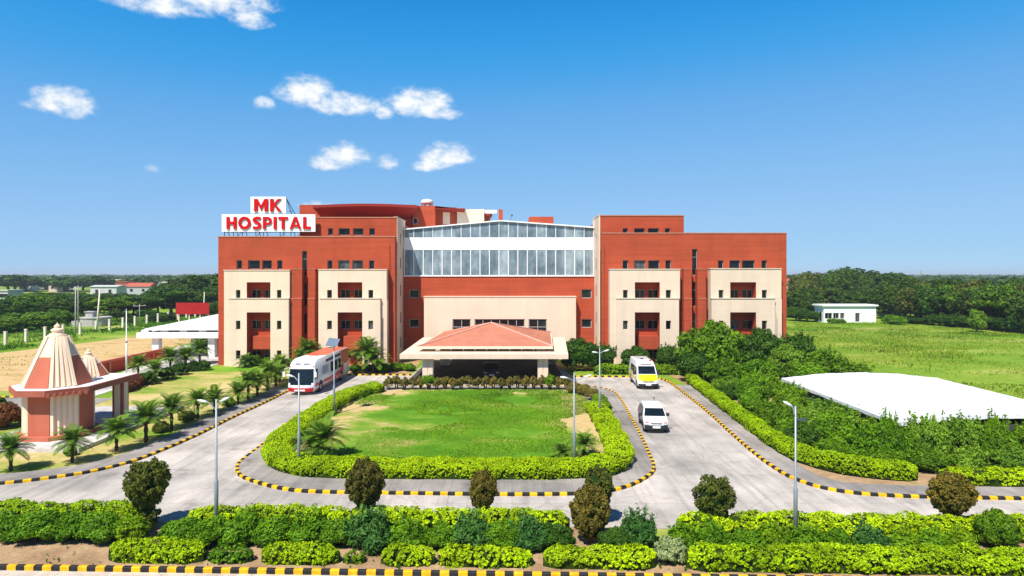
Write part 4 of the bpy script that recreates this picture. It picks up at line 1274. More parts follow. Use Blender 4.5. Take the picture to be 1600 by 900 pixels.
yk = lambda x: 23.86 - .0307 * x
LEFT_K = [(-70, 31.6), (-40, 32.9), (-32, 33.5), (-27.5, 34.3), (-24.9, 35.6), (-23.6, 36.8), (-22.6, 39), (-22.0, 44), (-21.9, 49.8), (-21.6, 56.5), (-21.5, 63), (-21.5, 68.5), (-20.9, 70.6), (-19, 71.2), (-11.2, 71.2)]
RIGHT_K = [(70, 30.6), (40, 31.4), (25.6, 32.0), (19.4, 32.4), (16.7, 33.3), (15.5, 35.1), (15.2, 37.4), (15.2, 40.1), (15.4, 44), (16.0, 53.3), (16.35, 64.5), (16.2, 67.5), (15.3, 69.2), (13, 69.9), (6.3, 70.1)]
lk, rk = smooth_path(LEFT_K, .3), smooth_path(RIGHT_K, .3)
road = [(-70, yk(-70) + 4.7), (70, yk(70) + 4.7)] + [tuple(p) for p in rk[::3]] + [(5.5, 84), (-11, 84)] + [tuple(p) for p in lk[::-3]]
sheet('road', 'road', road, .012)
kerb(lk, .2, .16, 'kerb'); kerb(rk[::-1], .2, .16, 'kerb', 0, 'kerb', .4)
lp = offset_path(smooth_path(LEFT_K[:11], .5), .1); lq = offset_path(smooth_path(LEFT_K[:11], .5), 1.75)
slab('pavement', 'pave', [tuple(p) for p in lp] + [tuple(p) for p in lq[::-1]], -.1, .125)
rp0 = smooth_path(RIGHT_K[:11], .5)
rp, rq = offset_path(rp0, -.1), offset_path(rp0, -1.6)
slab('pavement', 'pave', [tuple(p) for p in rp] + [tuple(p) for p in rq[::-1]], -.1, .125)

# island with its lawn
ISL = [(-16.3, 39.5), (-16.1, 37.6), (-15.3, 35.9), (-14, 34.7), (-12, 33.5), (-9.9, 33.0), (-4.5, 32.75), (0, 32.6), (4.0, 32.8), (5.9, 33.7), (7.3, 35.2), (8.2, 37.0), (8.6, 40.5), (8.9, 44), (9.3, 50), (9.7, 57), (9.6, 61), (8.4, 63.4), (5.5, 64.0), (-12, 64.0), (-14.6, 62.6), (-16, 59.5), (-16.4, 55), (-16.5, 46)]
isl = smooth_path(ISL, .3, True)
kerb(np.vstack([isl, isl[:1]]), .2, .16, 'kerb')
slab('pavement', 'pave', [tuple(p) for p in offset_path(isl, .09)[::2]], -.1, .125)
HED = [(-12.2, 62.0), (-14.2, 60.2), (-15.4, 56.5), (-15.8, 52), (-15.9, 46), (-15.8, 42), (-15.2, 38.8), (-14, 36.6), (-12, 35.2), (-9.5, 34.7), (-4, 34.55), (0, 34.5), (3.5, 34.65), (5.7, 35.3), (6.9, 36.7), (7.35, 39), (7.55, 44), (7.6, 48.5), (7.5, 52.5)]
hp = offset_path(smooth_path(HED, .3), .85)
law = [tuple(p) for p in hp[::3]] + [(6.7, 57), (6.2, 60.5), (5.4, 61.6), (-10.5, 62.2)]
sheet('lawn', 'islandlawn', law, .131)

# front strip: kerb, paving, soil
fx = np.arange(-32, 32.01, .5)
kerb(np.array([[x, yk(x)] for x in fx[::-1]])[::-1], .16, .2, 'kerbfront')
sheet('front_paving', 'frontpave', [(-45, yk(-45) - 9), (45, yk(45) - 9), (45, yk(45)), (-45, yk(-45))], .01)
sheet('soil', 'soil', [(-45, yk(-45) + .08), (45, yk(45) + .08), (45, yk(45) + 4.75), (7.2, yk(7) + 4.75), (7.0, yk(7) + 2.4), (4.7, yk(5) + 2.4), (4.5, yk(4) + 4.75), (-14.4, yk(-14) + 4.75), (-14.6, yk(-14) + 3.2), (-15.4, yk(-15) + 3.2), (-15.6, yk(-15) + 4.75), (-45, yk(-45) + 4.75)], .02)

sheet('planting_bed', 'soil', [tuple(q) for q in offset_path(smooth_path(RIGHT_K[2:11], .5), -1.55)] + [(17.5, 71.3), (24.5, 70), (24.2, 39.5), (34, 39), (34, 33.4)], .024)
# left garden, plaza, service road, dry field
gl_ = offset_path(smooth_path(LEFT_K[2:13], .5), 1.8)
sheet('garden_lawn', 'drylawn', [tuple(p) for p in gl_] + [(-20.5, 77.5), (-36.6, 77.5), (-38.5, 66), (-36.5, 58), (-38, 45), (-60, 43), (-60, 35)], .02)
sheet('lawn_strip', 'lawn', [(-20, 75.2), (-20, 78.2), (-36.6, 78.2), (-37.6, 73.5), (-30, 74.2)], .026)
sheet('plaza', 'plaza', [(-36.8, 77.8), (-36.8, 101), (-52, 101), (-48, 84), (-44.2, 72), (-43, 62), (-48, 55), (-38.2, 55), (-39.0, 66)], .03)
sheet('service_road', 'pave', [(-75, 53.5), (-36, 54.0), (-36, 58.0), (-75, 60)], .036)
kerb(smooth_path([(-75, 60.3), (-48, 58.4), (-44, 59.5), (-43.2, 62)], .4), .2, .16, 'kerb')
sheet('dry_field', 'dryfield', [(-90, 58), (-47, 62), (-46.3, 72), (-46.3, 84), (-52.5, 102), (-52.5, 124), (-66, 124), (-70, 104), (-74, 88), (-90, 76)], .014)
sheet('building_bed', 'soil', [(-36, 78.6), (-36, 72.2), (-11.6, 72.2), (-11.6, 79.4), (-12, 84)], .017)

# ---------------------------------------------------------------- hedges and shrubs
def hedge(name, label, path, width, height, m, dens=300, leaf=.14, base=0.0, bump_=.12, cat='hedge', group=None, core='stem', fine=1.0):
    p = smooth_path(path, .25); tan, nor = path_frame(p)
    s = np.concatenate([[0], np.cumsum(np.linalg.norm(np.diff(p, axis=0), axis=1))]); L = s[-1]
    per = 2 * height + width
    g = rng
    n = int(L * per * 32 / fine ** 2)                                   # clumps of shoots over the clipped surface
    ss = g.uniform(0, L, n); u = g.uniform(0, per, n)
    bx = np.where(u < height, 1, np.where(u < height + width, 1 - 2 * (u - height) / width, -1.0))
    bz = np.where(u < height, u / height, np.where(u < height + width, 1, (per - u) / height))
    q = 4.0
    k = (np.abs(bx) ** q + np.abs(bz) ** q) ** (1 / q)
    bx, bz = bx / k, bz / k
    ok = (bz > .3) | (g.random(n) < .3 + 1.9 * bz)          # barer towards the ground
    bx, bz, ss = bx[ok], bz[ok], ss[ok]; n = len(bx)
    ef = np.clip(np.minimum(ss, L - ss) / (width * .55), 0, 1) ** .5
    wid = width * (1 + .10 * np.sin(ss * 1.9 + p[0, 0]) + .07 * np.sin(ss * 4.3 + 2 * p[0, 1]))
    hei = height * (1 + .05 * np.sin(ss * 1.3 + 2 * p[0, 0]) + .05 * np.sin(ss * 3.7 + p[0, 1]))
    bx = bx * (.70 + .3 * np.clip(bz * 1.5, 0, 1))
    C = np.stack([np.interp(ss, s, p[:, i]) for i in range(2)], 1); Nn = np.stack([np.interp(ss, s, nor[:, i]) for i in range(2)], 1)
    pos = np.concatenate([C + Nn * (bx * ef * wid / 2)[:, None], (bz * hei * (.62 + .38 * ef))[:, None]], 1)
    nr = np.concatenate([Nn * (np.sign(bx) * np.abs(bx) ** (q - 1))[:, None], (np.abs(bz) ** (q - 1))[:, None]], 1)
    T2 = np.stack([np.interp(ss, s, tan[:, i]) for i in range(2)], 1)
    endw = (1 - ef) * np.where(ss < L / 2, -1, 1)
    nr[:, :2] += T2 * endw[:, None]
    nr = unit(nr)
    cr_ = fine * g.uniform(.075, .14, n) * min(1.0, height / .8)
    pos = pos + nr * (wob(pos, 1.1) * bump_ * .6 - cr_ * .7 - np.abs(g.normal(0, .05, n)))[:, None]
    ctone = .5 + .2 * wob(pos, .8) + g.uniform(-.28, .28, n)
    per_c = max(5, int(dens * 1.1 * fine ** 2 / 32)); idx = np.repeat(np.arange(n), per_c)
    e = unit(g.normal(0, 1, (len(idx), 3))); fl = np.sum(e * nr[idx], 1) < -.25; e[fl] *= -1
    pos = pos[idx] + e * (cr_[idx] * g.uniform(.6, 1.1, len(idx)))[:, None]
    nr = unit(e * .7 + nr[idx] * .35 + np.array([0, 0, .3]))
    pos[:, 2] = np.maximum(pos[:, 2], .03) + base
    tone = ctone[idx] + g.uniform(-.2, .25, len(idx))
    o0 = np.array([p[:, 0].mean(), p[:, 1].mean(), base])
    v = leaf_quads(pos - o0, nr, leaf, .6, .45)
    o = mesh_quads(name, v, tone, m); o.location = tuple(o0)
    tag(o, label, cat, group)
    # closed core; its dark greens paint the shade between clumps
    mb = MB(); nk = 9
    idx = list(range(0, len(p), 2)); 
    if idx[-1] != len(p) - 1: idx.append(len(p) - 1)
    for i in idx:
        e = min(1, (min(s[i], L - s[i]) + .05) / (width * .45)) ** .5
        for j in range(nk):
            a = math.pi * j / (nk - 1); c_, s_ = math.cos(a), math.sin(a)
            kk = (abs(c_) ** q + abs(s_) ** q) ** (1 / q)
            w_ = (width / 2 * .74 - .08) * e * c_ / kk; z_ = (height - .17) * (.7 + .3 * e) * s_ / kk
            mb.v.append((p[i, 0] + nor[i, 0] * w_ - o0[0], p[i, 1] + nor[i, 1] * w_ - o0[1], max(0, z_)))
    for i in range(len(idx) - 1):
        for j in range(nk - 1):
            a = i * nk + j; mb.f.append((a, a + nk, a + nk + 1, a + 1))
    mb.f.append(tuple(range(nk))); mb.f.append(tuple(range((len(idx) - 1) * nk, len(idx) * nk))[::-1])
    mb.build('inner_core', core, o)
    return o
M['shade_lime'] = mat('hedge_inner_shade', (.022, .045, .004), .9, .1, .3, 5)  # near-black green: shade inside the hedge put into the colour
M['shade_green'] = mat('green_inner_shade', (.012, .03, .005), .9, .1, .3, 5)  # same painted inner shade for green hedges and topiary

hedge('hedge', 'long clipped golden hedge wrapping round the island lawn', [tuple(q) for q in hp[2:]], 1.75, .95, 'limebright', 900, .078, .12, .07, core='shade_lime', fine=.5)
# right boundary hedge
rh = offset_path(smooth_path([(17.9, 66.5), (17.5, 60), (17.1, 53.3), (16.7, 46), (16.5, 41.2), (16.7, 38.7), (18, 36.2), (20, 34.9), (22.1, 34.5)], .3), .55)
hedge('hedge', 'golden hedge following the right pavement below the bushes', [tuple(q) for q in rh], 1.2, .97, 'limebright', 780, .084, .1, .08, core='shade_lime', fine=.56)
hedge('hedge', 'short golden hedge at the right edge beside the pavement, past the gap', [(23.0, 34.6), (25.3, 34.3), (29, 34.0)], 1.2, .85, 'lime', 380, .12, .05, .14, core='shade_lime')
hedge('hedge', 'low mid green hedge in front of the right wing', [(9.2, 72.2), (14, 72.2), (18.6, 71.8)], 1.3, 1.15, 'limegreen', 160, .2, .0, .1, core='shade_green')
hedge('hedge', 'low green hedge strip left of the entrance canopy', [(-17.6, 74.5), (-14, 74.8), (-11.4, 74.8)], 1.2, .8, 'limegreen', 160, .2, .0, .14, core='shade_green')
hedge('hedge', 'bronze-red croton hedge beside the shrine porch', [(-36.6, 60.4), (-37.6, 64), (-38.4, 67.5)], 1.3, 1.0, 'croton', 170, .18, .0, .12, core='stem')
# front planting, back row
def fh(x0, x1, off): return [(x, yk(x) + off) for x in np.linspace(x0, x1, max(3, int((x1 - x0) / 2)))]
hedge('hedge', 'golden hedge along the road at the left edge of the front planting', fh(-27, -16.0, 4.0), 1.3, 1.12, 'lime', 420, .11, 0, .1, core='shade_lime')
hedge('hedge', 'long golden hedge along the road in the middle of the front planting', fh(-14.3, 2.5, 3.95), 1.2, 1.05, 'lime', 420, .11, 0, .1, core='shade_lime')
hedge('hedge', 'golden hedge along the road on the right of the front planting', fh(7.1, 27, 3.95), 1.2, 1.0, 'lime', 420, .11, 0, .1, core='shade_lime')
# front planting, front row
for x0, x1, h, w, m, lab in ((-15.9, -12.1, .78, 1.15, 'lime', 'rounded lime hedge block in the front row, below the leftmost ball-topped shrub'),
                             (-11.95, -10.2, .5, .9, 'green', 'low dark green hedge block by the front kerb, between two lime blocks'),
                             (-9.8, -6.75, .72, 1.05, 'lime', 'lime hedge block by the front kerb, left of a very small clump'),
                             (-6.6, -5.75, .45, .7, 'limegreen', 'very small green clump by the front kerb beside bare soil'),
                             (-5.1, -3.0, .66, 1.0, 'lime', 'short lime hedge block by the front kerb, right of the bare soil'),
                             (-2.85, .8, .68, 1.0, 'lime', 'lime hedge block by the front kerb below the thin bronze shrub'),
                             (1.2, 5.5, .75, 1.1, 'lime', 'lime hedge block by the front kerb below the pair of tall clipped shrubs'),
                             (6.7, 27, .85, 1.25, 'lime', 'longest lime hedge by the front kerb, filling the right side')):
    hedge('hedge', lab, fh(x0, x1, .98), w, h, m, 560, .095, 0, .1, core='shade_lime' if m == 'lime' else 'shade_green', fine=.78)

def shrub_proto(name, label, rad, k, rc, n, leaf, m, z, seed, tilt=.6, cat='shrub', upright=0.0, shoots=0):
    c, nr, t = clumpy(rad, k, rc, n, seed, -.5)
    if shoots:
        g = np.random.default_rng(seed + 50); top = c[c[:, 2] > rad[2] * .35]; b_ = top[g.integers(0, len(top), shoots)]
        h_ = g.uniform(.15, .55, shoots); q = np.repeat(b_, 22, 0); f_ = np.tile(np.linspace(-.2, 1, 22), shoots)
        q[:, 2] += f_ * np.repeat(h_, 22); q += g.normal(0, .05, q.shape) + (q * .12) * f_[:, None]
        c = np.concatenate([c, q]); nr = np.concatenate([nr, unit(g.normal(0, 1, q.shape) + np.array([0, 0, .6]))]); t = np.concatenate([t, np.repeat(g.uniform(.5, 1, shoots), 22)])
    c = c + np.array([0, 0, z]); keep = c[:, 2] > .02; c, nr, t = c[keep], nr[keep], t[keep]
    v = leaf_quads(c, nr, leaf, .5 if not upright else .28, tilt)
    o = thing(name, label, cat)
    mesh_quads('foliage', v, t, m, o)
    st = MB(); g = random.Random(seed)
    for i in range(6):
        a = i * 1.05; st.tube([(.06 * math.cos(a), .06 * math.sin(a), -.05), (rad[0] * .35 * math.cos(a), rad[1] * .35 * math.sin(a), z * .8), (rad[0] * .6 * math.cos(a), rad[1] * .6 * math.sin(a), z + rad[2] * .4)], [.035, .025, .01], 5)
    st.build('stems', 'stem', o)
    return o
used = set()
def place(proto, x, y, s, label, group, m=None, z=0.0, rz=None):
    rz = random.uniform(0, 6.28) if rz is None else rz
    if proto.name not in used:
        used.add(proto.name)
        proto.location = (x, y, z); proto.rotation_euler = (0, 0, rz); proto.scale = s if hasattr(s, '__len__') else (s, s, s)
        proto['label'] = label
        if group: proto['group'] = group
        if m:
            for c in proto.children:
                if c.name.split('.')[0] in ('foliage', 'crown'): c.material_slots[0].link = 'OBJECT'; c.material_slots[0].material = M[m]
        return proto
    return dup(proto, (x, y, z), rz, s, label, group, m)

SA = shrub_proto('shrub', 'shrub', (.95, .9, .62), 60, .26, 11000, .12, 'green', .5, 3)
SB = shrub_proto('shrub', 'shrub', (.9, .95, .7), 48, .3, 11000, .125, 'green', .52, 4)
SF = shrub_proto('shrub', 'shrub', (.9, .9, .7), 40, .36, 7500, .23, 'green', .5, 5, .5, 'shrub', 1, 26)   # feathery
GR = 'shrubs between the two front hedge rows'
for px, off, s, m, pr, w in ((10, 2.75, 1.0, 'green', SA, 1.25), (62, 2.65, 1.05, 'green', SB, 1.2), (112, 2.8, 1.0, 'green', SA, 1.2), (160, 2.7, 1.0, 'green', SB, 1.2), (202, 2.9, .9, 'limegreen', SA, 1.1),
                             (285, 2.6, .85, 'green', SB, 1.3), (330, 2.55, .95, 'green', SA, 1.2), (380, 2.6, .95, 'green', SF, 1.2), (430, 2.6, .95, 'green', SB, 1.2), (482, 2.6, .95, 'green', SF, 1.25), (530, 2.6, .95, 'green', SA, 1.1),
                             (578, 2.5, 1.1, 'blue', SF, 1.2), (640, 2.4, .85, 'green', SF, 1.25), (690, 2.5, .85, 'green', SA, 1.15), (735, 2.55, .95, 'blue', SF, 1.1), (785, 2.5, .92, 'green', SB, 1.1), (828, 2.45, .92, 'blue', SF, 1.1), (868, 2.5, .9, 'deep', SA, 1.0),
                             (962, 2.3, .8, 'deep', SB, 1.0), (995, 3.0, .95, 'blue', SF, 1.2), (1070, 2.6, .75, 'green', SF, 1.2), (1115, 2.5, .8, 'green', SF, 1.2), (1165, 2.5, .8, 'green', SA, 1.2), (1215, 2.5, .82, 'limegreen', SF, 1.2),
                             (1262, 2.4, .8, 'green', SF, 1.2), (1312, 2.45, .8, 'green', SA, 1.25), (1362, 2.4, .78, 'blue', SF, 1.2), (1410, 2.4, .74, 'limegreen', SF, 1.25), (1455, 2.4, .74, 'green', SF, 1.2), (1500, 2.4, .74, 'limegreen', SF, 1.2)):
    x = PX(px, yk(0) + off); y = yk(x) + off; x = PX(px, y)
    word = {'green': 'leafy green', 'limegreen': 'light green', 'blue': 'bluish dark green feathery', 'deep': 'small dark green'}[m]
    where = 'left' if px < 250 else 'middle left' if px < 560 else 'middle' if px < 900 else 'gap' if px < 1030 else 'right'
    lab = {'left': f'{word} shrub below the golden hedge at the left edge', 'middle left': f'{word} shrub by the nearest left lamp, under the middle golden hedge', 'middle': f'{word} shrub below the middle golden hedge, right of the dark feathery one',
           'gap': f'{word} shrub standing in the gap between the golden hedges', 'right': f'{word} shrub below the right golden hedge, near the right lamp'}[where]
    if px == 578: lab = 'large bluish dark green feathery shrub under the first bronze topiary'
    place(pr, x, y, (s * w, s, s), lab, GR, m)
place(SA, PX(1045, yk(6) + 1.5), yk(6) + 1.35, (.78, .7, .9), 'variegated pale green shrub breaking the front lime hedge', None, 'variegated')
place(SB, PX(1558, 26.4), 26.4, (1.0, .95, 1.3), 'round leafy green shrub at the right end of the front planting', None, 'bush')
place(SA, PX(1095, 27.7), 27.6, (.5, .5, .9), 'small leafy shoots left of the round dark topiary', None, 'bush')

# clipped ball-topped shrubs
def topiary(label, px, y, zc, rx, rz_, m, seed, zb=None, second=None, open_=False):
    o = thing('topiary_shrub', label, 'clipped shrub', (PX(px, y), y, 0), 0, 'clipped ball-topped shrubs in the front planting')
    c, nr, t = clumpy((rx, rx, rz_), 150 if open_ else 380, .16 if open_ else .13, 11000 if open_ else 20000, seed, -.99, .7, .6)
    c = c * (1 + (.10 if open_ else .06) * wob(c, 1.6))[:, None]
    low = c[:, 2] < 0
    c[low, :2] *= (1 + .28 * c[low, 2] / rz_)[:, None]      # egg shape
    v = leaf_quads(c + np.array([0, 0, zc]), nr, .11, .6, .6)
    cr_ = mesh_quads('crown', v, t, m, o)
    MB().lathe([(rx * .66 * math.cos(a) * (1 + .28 * min(0, math.sin(a))), zc + rz_ * .72 * math.sin(a)) for a in np.linspace(-1.5, 1.5, 9)], 12).build('inner_core', 'shade_green', cr_, True)  # shade-dark core seen through gaps in the crown
    if second:
        sx_, sz_, sr = second
        c, nr, t = clumpy((sr, sr, sr * .9), 40, .25, 2200, seed + 9, -.98)
        mesh_quads('lower_crown', leaf_quads(c + np.array([sx_, -.1, sz_]), nr, .11, .6, .6), t, m, o)
    tr = MB()
    for i in range(4):
        a = i * 1.6 + seed
        tr.tube([(.07 * math.cos(a), .07 * math.sin(a), -.05), (.05 * math.cos(a + 1), .05 * math.sin(a + 1), zc - rz_ * .8), (.4 * rx * math.cos(a), .4 * rx * math.sin(a), zc)], [.045, .04, .02], 6)
    tr.build('trunk', 'stem', o)
    return o
topiary('tall dark egg-shaped topiary with a smaller ball below, at the left', 229, 28.3, 2.02, .98, 1.2, 'olive', 1, second=(.2, .62, .5))
topiary('wide bronze-brown topiary in front of the lawn hedge, left of the thin one', 570, 28.2, 2.05, .92, 1.2, 'bronze', 2)
topiary('thin bronze topiary in the middle of the front planting, trunk showing', 754, 28.5, 1.62, .62, 1.02, 'bronze', 3)
topiary('dark green topiary half hidden behind a bronze-green one', 934, 28.9, 1.6, .72, 1.1, 'olive', 4)
topiary('tall bronze-green topiary standing in front of another dark one', 921, 26.7, 1.35, .86, 1.22, 'bronze', 5)
topiary('round dark olive topiary beside leafy shoots, before the right road', 1116, 27.9, 1.52, .95, 1.04, 'olive', 6, open_=True)
topiary('rightmost bronze-olive ball topiary on a bare trunk', 1487, 27.8, 1.68, .95, 1.0, 'bronze', 7)
# sparse back hedge of separate bushes round the lawn
WB = shrub_proto('shrub', 'shrub', (.48, .42, .5), 26, .34, 1300, .15, 'wine', .66, 8)
for i, px in enumerate(np.arange(607, 886, 12.6)):
    y = 61.9 + .15 * math.sin(i * 2.1)
    br = i in (5, 20)
    place(WB, PX(px, y), y, (1.6, 1.4, 1.3) if br else (random.uniform(1.15, 1.4), 1.15, random.uniform(1.0, 1.18)), ('bright green bush in the sparse maroon row, ' + ('left' if i == 5 else 'right') + ' of the two') if br else 'sparse maroon-green bush in the row behind the lawn', 'bushes in the row behind the lawn', 'limegreen' if br else 'wine', .12)
for i, (px, py) in enumerate(((897, 603), (913, 606), (927, 613), (936, 622), (942, 633))):
    x, y = G(px, py, .75)
    place(SB, x, y - .2, (.85, .85, .85), 'rounded yellow-bronze bush at the back right corner of the lawn', 'bronze bushes at the back right corner of the lawn', 'wine' if i < 3 else 'limegreen', .12)

# ---------------------------------------------------------------- palms
def palm_proto(label, th, nf, fl, seed, rise=.75):
    g = random.Random(seed)
    o = thing('palm', label, 'palm')
    tk_ = MB(); prof = []
    for i in range(13):
        z = th * i / 12; prof.append((.085 + .04 * math.sin(i * 2.4) ** 2 + (.08 if i > 9 else 0), z))
    tk_.lathe(prof, 9).build('trunk', 'palmtrunk', o)
    vs, ts = [], []
    for k in range(nf):
        az = k * 2.399963; lvl = k / nf
        el = R(84) - lvl * R(92) + g.uniform(-.12, .12)
        L_ = fl * g.uniform(.85, 1.1); n = 14
        pts = []; p = Vector((0, 0, th)); a = el
        for i in range(n + 1):
            pts.append(p.copy())
            d = Vector((math.cos(az) * math.cos(a), math.sin(az) * math.cos(a), math.sin(a)))
            p = p + d * L_ / n; a -= (.045 + .085 * i / n) * (1.1 if el > .3 else .8)
        sd = Vector((-math.sin(az), math.cos(az), 0))
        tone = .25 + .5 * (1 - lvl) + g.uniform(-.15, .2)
        for i in range(1, n + 1):
            q = pts[i]; fw = (pts[i] - pts[i - 1]).normalized(); up = sd.cross(fw)
            ll = fl * .30 * math.sin(math.pi * min(.97, .12 + .85 * i / n)) ** .7
            for sg_ in (-1, 1):
                for h_ in (0, .5):
                    r = q - fw * (L_ / n * h_)
                    tip = r + sd * sg_ * ll * .82 + fw * ll * .55 - up * ll * .12 * sg_ * sg_ + Vector((0, 0, -.12 * ll))
                    wv = fw * .016 * fl / 1.3
                    mid = r + (tip - r) * .45
                    vs.append([tuple(r - wv * .6), tuple(mid - wv * 1.5), tuple(tip), tuple(mid + wv * 1.5)]); ts.append(tone + g.uniform(-.1, .1))
            wv = sd * .014
            vs.append([tuple(pts[i - 1] - wv), tuple(pts[i - 1] + wv), tuple(pts[i] + wv), tuple(pts[i] - wv)]); ts.append(.9)
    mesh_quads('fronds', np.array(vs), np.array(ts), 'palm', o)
    return o
PA = palm_proto('palm', 1.4, 40, 1.4, 1); PB = palm_proto('palm', 1.0, 34, 1.4, 2); PC = palm_proto('palm', .55, 30, 1.3, 3)
GP = 'young palms along the garden pavement'
pal = [(17, 737, 1.0, PA, 'small palm at the left edge in front of the shrine'), (113, 724, 1.0, PA, 'small palm on the grass before the shrine plinth'), (182, 706, 1.05, PA, 'palm right of the shrine, nearest the pavement bend'),
       (228, 692, 1.3, PA, 'large palm with wide fronds beside the shrine porch column'), (268, 672, 1.22, PA, 'palm with a clear trunk, second past the porch column'), (309, 655, 1.1, PA, 'palm with a bare thin trunk beside the pavement, behind the left lamp'),
       (335, 645, 1.2, PB, 'palm growing close behind the left street lamp'), (372, 632, 1.15, PB, 'palm in the thick of the row, left of the bus')]
for px, py, s, pr, lab in pal:
    x, y = G(px, py); place(pr, x, y, s * .9, lab, GP)
for i, (px, py, s) in enumerate(((388, 625, 1.15), (402, 619, 1.2), (418, 611, 1.2), (431, 604, 1.15), (437, 598, 1.2))):
    x, y = G(px, py); place((PA, PB)[i % 2], x, y, s, 'palm in the dense end of the row next to the bus', 'palms in the dense end of the row next to the bus')
for i, (px, py, s, lab) in enumerate(((216, 590, 1.05, 'palm behind the shrine porch, before the red wall'), (243, 596, 1.2, 'palm between clipped balls, behind the bronze hedge'), (266, 582, 1.2, 'palm behind the first clipped balls on the plaza edge'), (290, 578, 1.45, 'biggest palm on the plaza edge, under the white canopy front'), (312, 569, 1.3, 'palm in front of the dark opening of the white canopy'))):
    x, y = G(px, py); place((PA, PB)[i % 2], x, y, s, lab, 'palms along the plaza edge')
for px, py, s, pr, lab in ((572, 583, 1.7, PA, 'tall clump palm in front of the left wing, left stem'), (583, 584, 1.6, PB, 'tall clump palm in front of the left wing, right stem'), (480, 575, 1.5, PA, 'palm behind the bus roof, against the pilasters'), (470, 577, 1.2, PB, 'low palm just behind the bus front'), (383, 574, 1.1, PC, 'short bushy palm against the cream left wing'), (592, 580, 1.1, PC, 'short palm at the foot of the tall clump palm')):
    x, y = G(px, py); place(pr, x, y, s, lab, 'palms in front of the left wing')
for px, y, s, pr, lab in ((491, 38.5, 1.25, PC, 'bushy palm in the lawn corner, close to the lamp pole'), (507, 38.9, 1.2, PB, 'palm in the near left corner of the lawn, right of another'), (878, 38.6, .72, PC, 'small palm on the lawn left of the lamp pole'), (913, 39.3, .72, PB, 'small palm on the bare lawn edge right of the lamp pole')):
    place(pr, PX(px, y), y, s, lab, 'palms on the island lawn', None, .12)

# garden shrubs
BALL = shrub_proto('shrub', 'shrub', (.85, .85, .7), 90, .2, 3800, .14, 'deep', .55, 12)
for px, py, s, lab in ((203, 606, .9, 'clipped dark ball by the porch column'), (232, 601, 1.1, 'clipped dark ball at the end of the bronze hedge'), (261, 592, 1.05, 'clipped dark ball beside the palms, left of a wider one'), (282, 586, 1.15, 'wide clipped dark ball on the lawn edge'), (303, 580, 1.0, 'clipped dark ball under the biggest palm'), (318, 579, 1.0, 'clipped dark ball farthest along the plaza edge')):
    x, y = G(px, py); place(BALL, x, y, (s * 1.1, s * 1.1, s), lab, 'clipped balls along the plaza edge')
for px, py, s, m, pr, lab in ((252, 676, .7, 'olive', SA, 'low olive bush between two palms, near the shrine'), (292, 660, .75, 'olive', SB, 'low olive bush at the foot of the third palm past the shrine'), (358, 636, .7, 'green', SA, 'low green bush in the palm row before the bus'), (8, 668, 1.5, 'croton', SB, 'dark bush with red leaves at the left edge behind the shrine'), (-14, 655, 1.6, 'deep', SA, 'dark green bush at the left edge beside the red-leaved one'),
                               (374, 571, 1.2, 'bush', SB, 'leafy bush against the left wing, left of another'), (402, 571, 1.15, 'bush', SA, 'leafy bush against the left wing under its balcony'), (418, 572, .9, 'green', SB, 'smaller bush against the left wing, right of two'), (445, 575, 1.0, 'olive', SA, 'olive bush behind the palms and the bus'),
                               (555, 583, .95, 'bush', SA, 'round bush beside the rear of the bus'), (600, 582, .8, 'green', SB, 'round bush right of the clump palm'), (618, 580, .9, 'bush', SA, 'round bush near the left corner of the canopy'), (640, 580, .8, 'green', SB, 'small bush beside the canopy column at left'),
                               (110, 712, .45, 'green', SF, 'little plant at the edge of the shrine plinth')):
    x, y = G(px, py); place(pr, x, y, s, lab, None, m)

